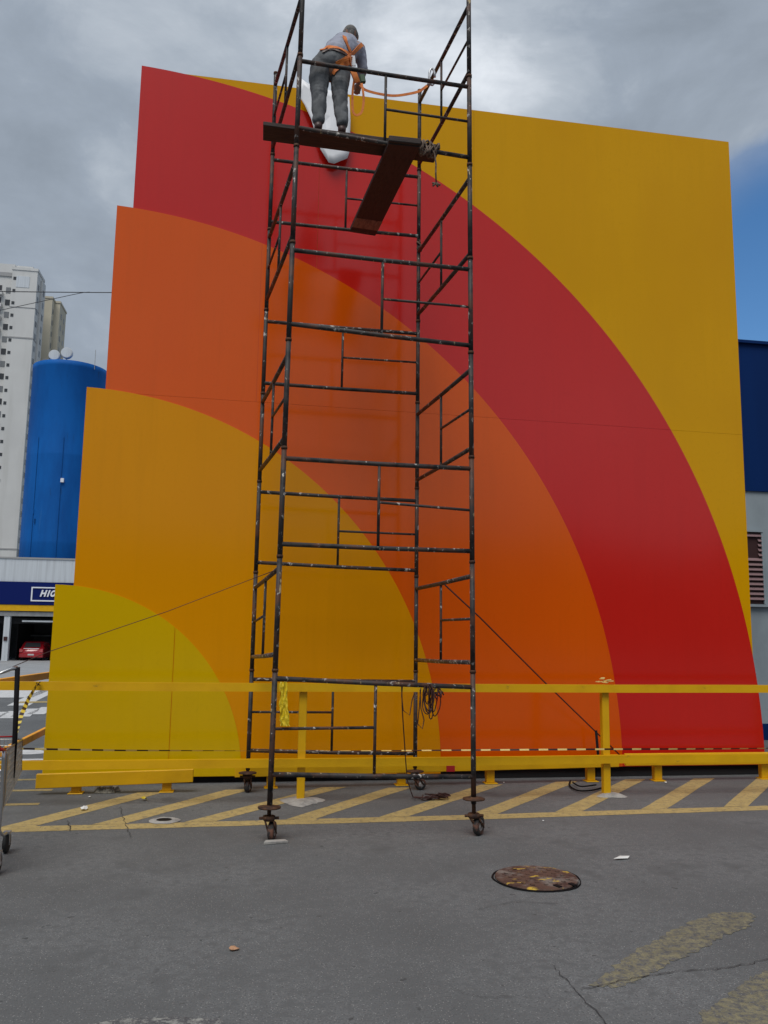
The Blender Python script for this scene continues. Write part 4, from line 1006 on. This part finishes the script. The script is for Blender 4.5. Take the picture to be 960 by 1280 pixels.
car = thing('parked_car', 'small red hatchback seen from behind inside the open workshop bay', 'car', (at(38, 826, YG + 1.5).x, YG + 1.5, gb))
cx, cy, cz = at(38.5, 820, YG + 1.2).x, YG + 1.2, gb
prof = [(0, .28), (-.02, .55), (.02, .90), (.30, 1.02), (.62, 1.42), (1.4, 1.50), (2.3, 1.42), (2.9, 1.0), (3.7, .85), (3.85, .5), (3.8, .25)]
def carsec(hw, inset):
    mb = MB(); n = len(prof)
    for sx in (-1, -.86, .86, 1):
        for (y, z) in prof:
            k = 1.0
            if z > 1.0: k = 1 - (z - 1.0) * .38
            edge = abs(sx) == 1
            mb.v.append((cx + sx * hw * k, cy + y + (.06 if edge and y < 1 else 0), cz + (z - (.05 if edge and z > .8 else 0))))
    for s in range(3):
        for i in range(n):
            j = (i + 1) % n; mb.f.append((s * n + i, s * n + j, (s + 1) * n + j, (s + 1) * n + i))
    mb.f += [tuple(range(n)), tuple(reversed(range(3 * n, 4 * n)))]
    return mb
put('body', carsec(.86, 0), 'carred', car, True)
def quad3(pts, m, name, th=.02): mb = MB(); mb.prism(pts, (0, -th, 0)); return put(name, mb, m, car)
quad3([(cx - .58, cy + .295, cz + 1.04), (cx + .58, cy + .295, cz + 1.04), (cx + .50, cy + .56, cz + 1.37), (cx - .50, cy + .56, cz + 1.37)], 'glass', 'rear_window', .03)
for s in (-1, 1):
    quad3([(cx + s * .82, cy + .0, cz + .68), (cx + s * .60, cy - .01, cz + .70), (cx + s * .62, cy + .0, cz + .90), (cx + s * .82, cy + .03, cz + .93)], 'lamp', 'tail_light', .05)
    w = put('wheel', MB().lathe((cx + s * .74, cy + .65, cz + .29), [(.12, -.1), (.29, -.1), (.29, .1), (.12, .1)], 16, 'X'), 'tyre', car, True)
    put('wheel', MB().lathe((cx + s * .74, cy + 3.1, cz + .29), [(.12, -.1), (.29, -.1), (.29, .1), (.12, .1)], 16, 'X'), 'tyre', car, True)
quad3([(cx - .55, cy + .02, cz + .92), (cx + .55, cy + .02, cz + .92), (cx + .55, cy + .04, cz + .96), (cx - .55, cy + .04, cz + .96)], 'sign_white', 'trim', .02)
put('number_plate', MB().box((cx - .22, cy - .07, cz + .44), (cx + .22, cy - .04, cz + .55)), 'plate', car)
put('bumper', MB().box((cx - .84, cy - .05, cz + .28), (cx + .84, cy + .05, cz + .60)), 'carred', car, bevel=.04)

# ------------------------------------------------------------ blue tank, towers, wires
YT = 75.0
tk = thing('storage_tank', 'tall blue cylindrical tank with streaked paint behind the workshop', 'tank', (-15.6, YT + 3.1, -1))
lft, rgt = at(42, 457, YT + 3).x, at(135, 457, YT + 3).x; tr_ = (rgt - lft) / 2; tcx = (lft + rgt) / 2; tz_ = at(88, 450, YT).z
n = 48; mb = MB(); tm = MB()
prof = [(tr_, -1.0), (tr_, tz_ * .35), (tr_ * 1.003, tz_ * .35 + .1), (tr_, tz_ * .35 + .2), (tr_, tz_ * .66), (tr_ * 1.003, tz_ * .66 + .1), (tr_, tz_ * .66 + .2), (tr_, tz_ - .5), (tr_ * 1.008, tz_ - .45), (tr_ * 1.008, tz_), (tr_ * .99, tz_ + .02), (tr_ * .3, tz_ + .02)]
put('shell', MB().lathe((tcx, YT + tr_, 0), prof, n), 'tank', tk, True)
for ang in (R(-122), R(-82)):
    x, y = tcx + (tr_ + .03) * math.cos(ang), YT + tr_ + (tr_ + .03) * math.sin(ang)
    put('vertical_pipe', MB().tube([(x, y, -1), (x, y, tz_ * (.72 if ang != R(-98) else .70))], .018, 6), 'tank_dark', tk)
for i in range(2):
    x, y = tcx + (tr_ + .02) * math.cos(R(-122 + i * 4)), YT + tr_ + (tr_ + .02) * math.sin(R(-122 + i * 4)); z = tz_ * .44 + random.uniform(-.8, .5)
    put('streak_bracket', MB().box((x - .05, y - .06, z - .25), (x + .03, y, z + .15)), 'tank_dark' if i % 2 else 'tank', tk)
x, y = at(78, 600, YT).x, YT - .02; put('light_fitting', MB().box((x - .13, y - .12, at(78, 603, YT).z), (x + .13, y + .3, at(78, 598, YT).z)), 'sign_white', tk)
for (px, py, rpx, lab) in ((68, 444, 6.4, 'lower grey antenna drum standing on the left rim of the blue tank'), (83.5, 441, 6.6, 'round antenna drum standing tallest on the rim of the blue tank')):
    c = at(px, py, YT + .6); r_ = rpx / FPX * 79
    dsh = thing('antenna_drum', lab, 'antenna', (c.x, c.y, tz_ - .1))
    dm_ = MB()
    put('drum', MB().lathe((c.x, c.y, c.z), [(r_ * .97, -.10), (r_, -.06), (r_, .30), (r_ * .9, .36)], 24, 'Y'), 'dish', dsh)
    put('drum_face', MB().lathe((c.x, c.y, c.z), [(r_ * .90, -.12), (r_ * .90, -.10)], 24, 'Y'), 'fascia', dsh)
    put('mast', MB().tube([(c.x, c.y + .1, tz_ - .2), (c.x, c.y + .1, c.z)], .06, 6), 'band', dsh)
c = at(118.5, 455, YT + 1); tag(put('rod_antenna', MB().tube([(c.x, c.y, c.z - .5), (c.x, c.y, at(118.5, 437, YT + 1).z)], .025, 5), 'band', None), 'thin rod antenna on the right rim of the blue tank', 'antenna')
for px, wh in ((54, 'leftmost'), (57, 'middle one'), (60, 'rightmost')):
    c = at(px, 455, YT + 1.5); tag(put('rod_antenna', MB().tube([(c.x, c.y, c.z - .6), (c.x, c.y, at(px, 448, YT + 1.5).z)], .03, 5), 'band', None), wh + ' of three short rod antennas on the left rim of the blue tank', 'antenna', 'short rods on the tank rim')

tw = thing('apartment_tower', 'tall white apartment tower with a column of small square windows at the far left', 'building', (-50, 190, -1))
put('wall', MB().box((-53.25, 190, -1), (-47.9, 196.2, 80.7)), 'tower', tw)
put('wing_wall', MB().box((-66, 192.5, -1), (-53.27, 204, 80.9)), 'tower', tw)
put('parapet', MB().box((-53.4, 189.85, 80.7), (-47.75, 196.35, 81.3)), 'tower', tw)
put('parapet', MB().box((-66, 192.3, 80.9), (-53.42, 204, 82.9)), 'tower', tw)
put('roof_house', MB().box((-54.5, 195, 81.3), (-50.2, 199, 83.8)), 'tower', tw)
put('side_pier', MB().box((-47.88, 193.2, -1), (-47.45, 196.1, 79.9)), 'tower', tw)
for z in (64.9, 72.0, 17.9):
    put('string_course', MB().box((-53.33, 189.9, z), (-47.82, 196.28, z + (.28 if z != 72.0 else .10))), 'band', tw)
put('roof_sign', MB().box((-52.3, 189.93, 76.7), (-49.5, 190.0, 79.3)), 'fascia', tw)
def window(x0, y0, z0, x1, y1, z1, parent, m='glass', fr_=True):
    w = put('window', MB().box((x0, y0, z0), (x1, y1, z1)), m, parent); return w
wins = [78.7 - i * 2.87 for i in range(26)]
for z in wins: window(-52.95, 189.94, z - .35, -52.35, 190.02, z + .35, tw)
for i, z in enumerate([77.6 - i * 2.87 for i in range(26)]):
    window(-47.90, 191.1, z - .75, -47.84, 192.1, z + .45, tw, 'shut' if i % 3 else 'glass')
    window(-47.45, 194.1, z - .95, -47.38, 195.1, z + .35, tw, 'shut' if i % 2 else 'glass')
for i, z in enumerate([77.0 - i * 2.87 for i in range(14)]):
    window(-55.0, 192.4, z - .9, -54.0, 192.52, z + .4, tw, 'glass' if i % 2 else 'shut'); window(-57.8, 192.4, z - 1.4, -55.9, 192.52, z + .8, tw, 'glass')
    put('balcony', MB().box((-58.4, 191.3, z - 1.7), (-55.5, 192.4, z - .9)), 'tower', tw)
put('recess_top', MB().box((-66, 192.25, 80.0), (-53.45, 192.5, 80.88)), 'band', tw)
b2 = thing('apartment_tower', 'beige apartment tower partly hidden between the white tower and the blue tank', 'building', (-49, 207, -1))
put('wall', MB().box((-58, 206.4, -1), (-48.15, 213, 80.9)).box((-58, 208.8, -1), (-46.85, 216, 80.85 - .1)), 'beige', b2)
put('parapet', MB().box((-58, 206.25, 80.9), (-48.02, 213, 81.4)).box((-48.0, 208.65, 80.76), (-46.7, 216.1, 81.25)), 'beige', b2)
put('string_course', MB().box((-58, 206.3, 65.0), (-48.05, 213.1, 65.2)), 'band', b2)
for i, z in enumerate([78.0 - i * 2.87 for i in range(8)]):
    window(-48.2, 207.1, z - .6, -48.09, 207.9, z + .6, b2, 'shut'); window(-46.9, 210.3, z - .7, -46.79, 211.1, z + .6, b2, 'shut' if i % 2 else 'glass'); window(-46.9, 213.4, z - .7, -46.79, 214.2, z + .5, b2, 'shut')
wa, wb, wc = at(-10, 363.2, 30), at(138, 364.5, 30), at(-10, 390, 30)
d_ = (wb - wa)
tag(put('overhead_wire', MB().tube(sag(wa - d_ * .5, wb + d_ * .8, .04), .017, 5), 'wire', None, True), 'upper, nearly level overhead wire crossing in front of the white tower', 'wire')
tag(put('overhead_wire', MB().tube(smoothpts([at(-60, 400, 30), wc, at(60, 375, 30), at(100, 366.5, 30), at(112, 365, 30)]), .012, 5), 'wire', None, True), 'lower overhead wire slanting up from the left to meet the level one', 'wire')

# ------------------------------------------------------------ right: neighbouring building
YR = 12.5
rb = thing('neighbour_building', 'navy-topped blue-grey building with a louvred opening seen past the right edge of the wall', 'building', (11, YR, 0))
zt_, zm, zl = 6.52, 3.99, .245
put('grey_wall', MB().box((5.0, YR, zl), (16, YR + 8, zm)), 'rgrey', rb)
put('navy_wall', MB().box((5.0, YR - .03, zm + .002), (16, YR + 8, zt_)), 'rnavy', rb)
put('roof_cap', MB().box((4.95, YR - .08, zt_), (16, YR + 8, zt_ + .05)), 'rnavy', rb)
put('navy_plinth', MB().box((5.0, YR - .03, -.02), (16, YR + 8, zl - .002)), 'rnavy', rb)
lz0, lz1, lxa, lxb = 2.14, 3.31, 7.85, 8.36
vt = put('louvre_vent', MB().box((lxa, YR - .012, lz0), (lxb, YR - .002, lz1)), 'louvre_d', rb)
put('frame', MB().box((lxa - .04, YR - .05, lz1), (lxb + .03, YR - .013, lz1 + .04)).box((lxa - .06, YR - .07, lz0 - .05), (lxb + .10, YR - .003, lz0 - .01)).box((lxb, YR - .04, lz0), (lxb + .03, YR - .013, lz1)), 'rgrey', vt)
nsl = 14
for k in range(nsl):
    z = lz0 + .06 + k * (lz1 - lz0 - .06) / nsl
    lo = lxb - .06 if 9 <= k < 13 else lxa
    put('slat', MB().add([(lo, YR - .045, z), (lxb, YR - .045, z), (lxb, YR - .014, z + .04), (lo, YR - .014, z + .04), (lo, YR - .045, z + .008), (lxb, YR - .045, z + .008), (lxb, YR - .014, z + .048), (lo, YR - .014, z + .048)],
        [(0, 3, 2, 1), (4, 5, 6, 7), (0, 1, 5, 4), (1, 2, 6, 5), (2, 3, 7, 6), (3, 0, 4, 7)]), 'louvre', vt)
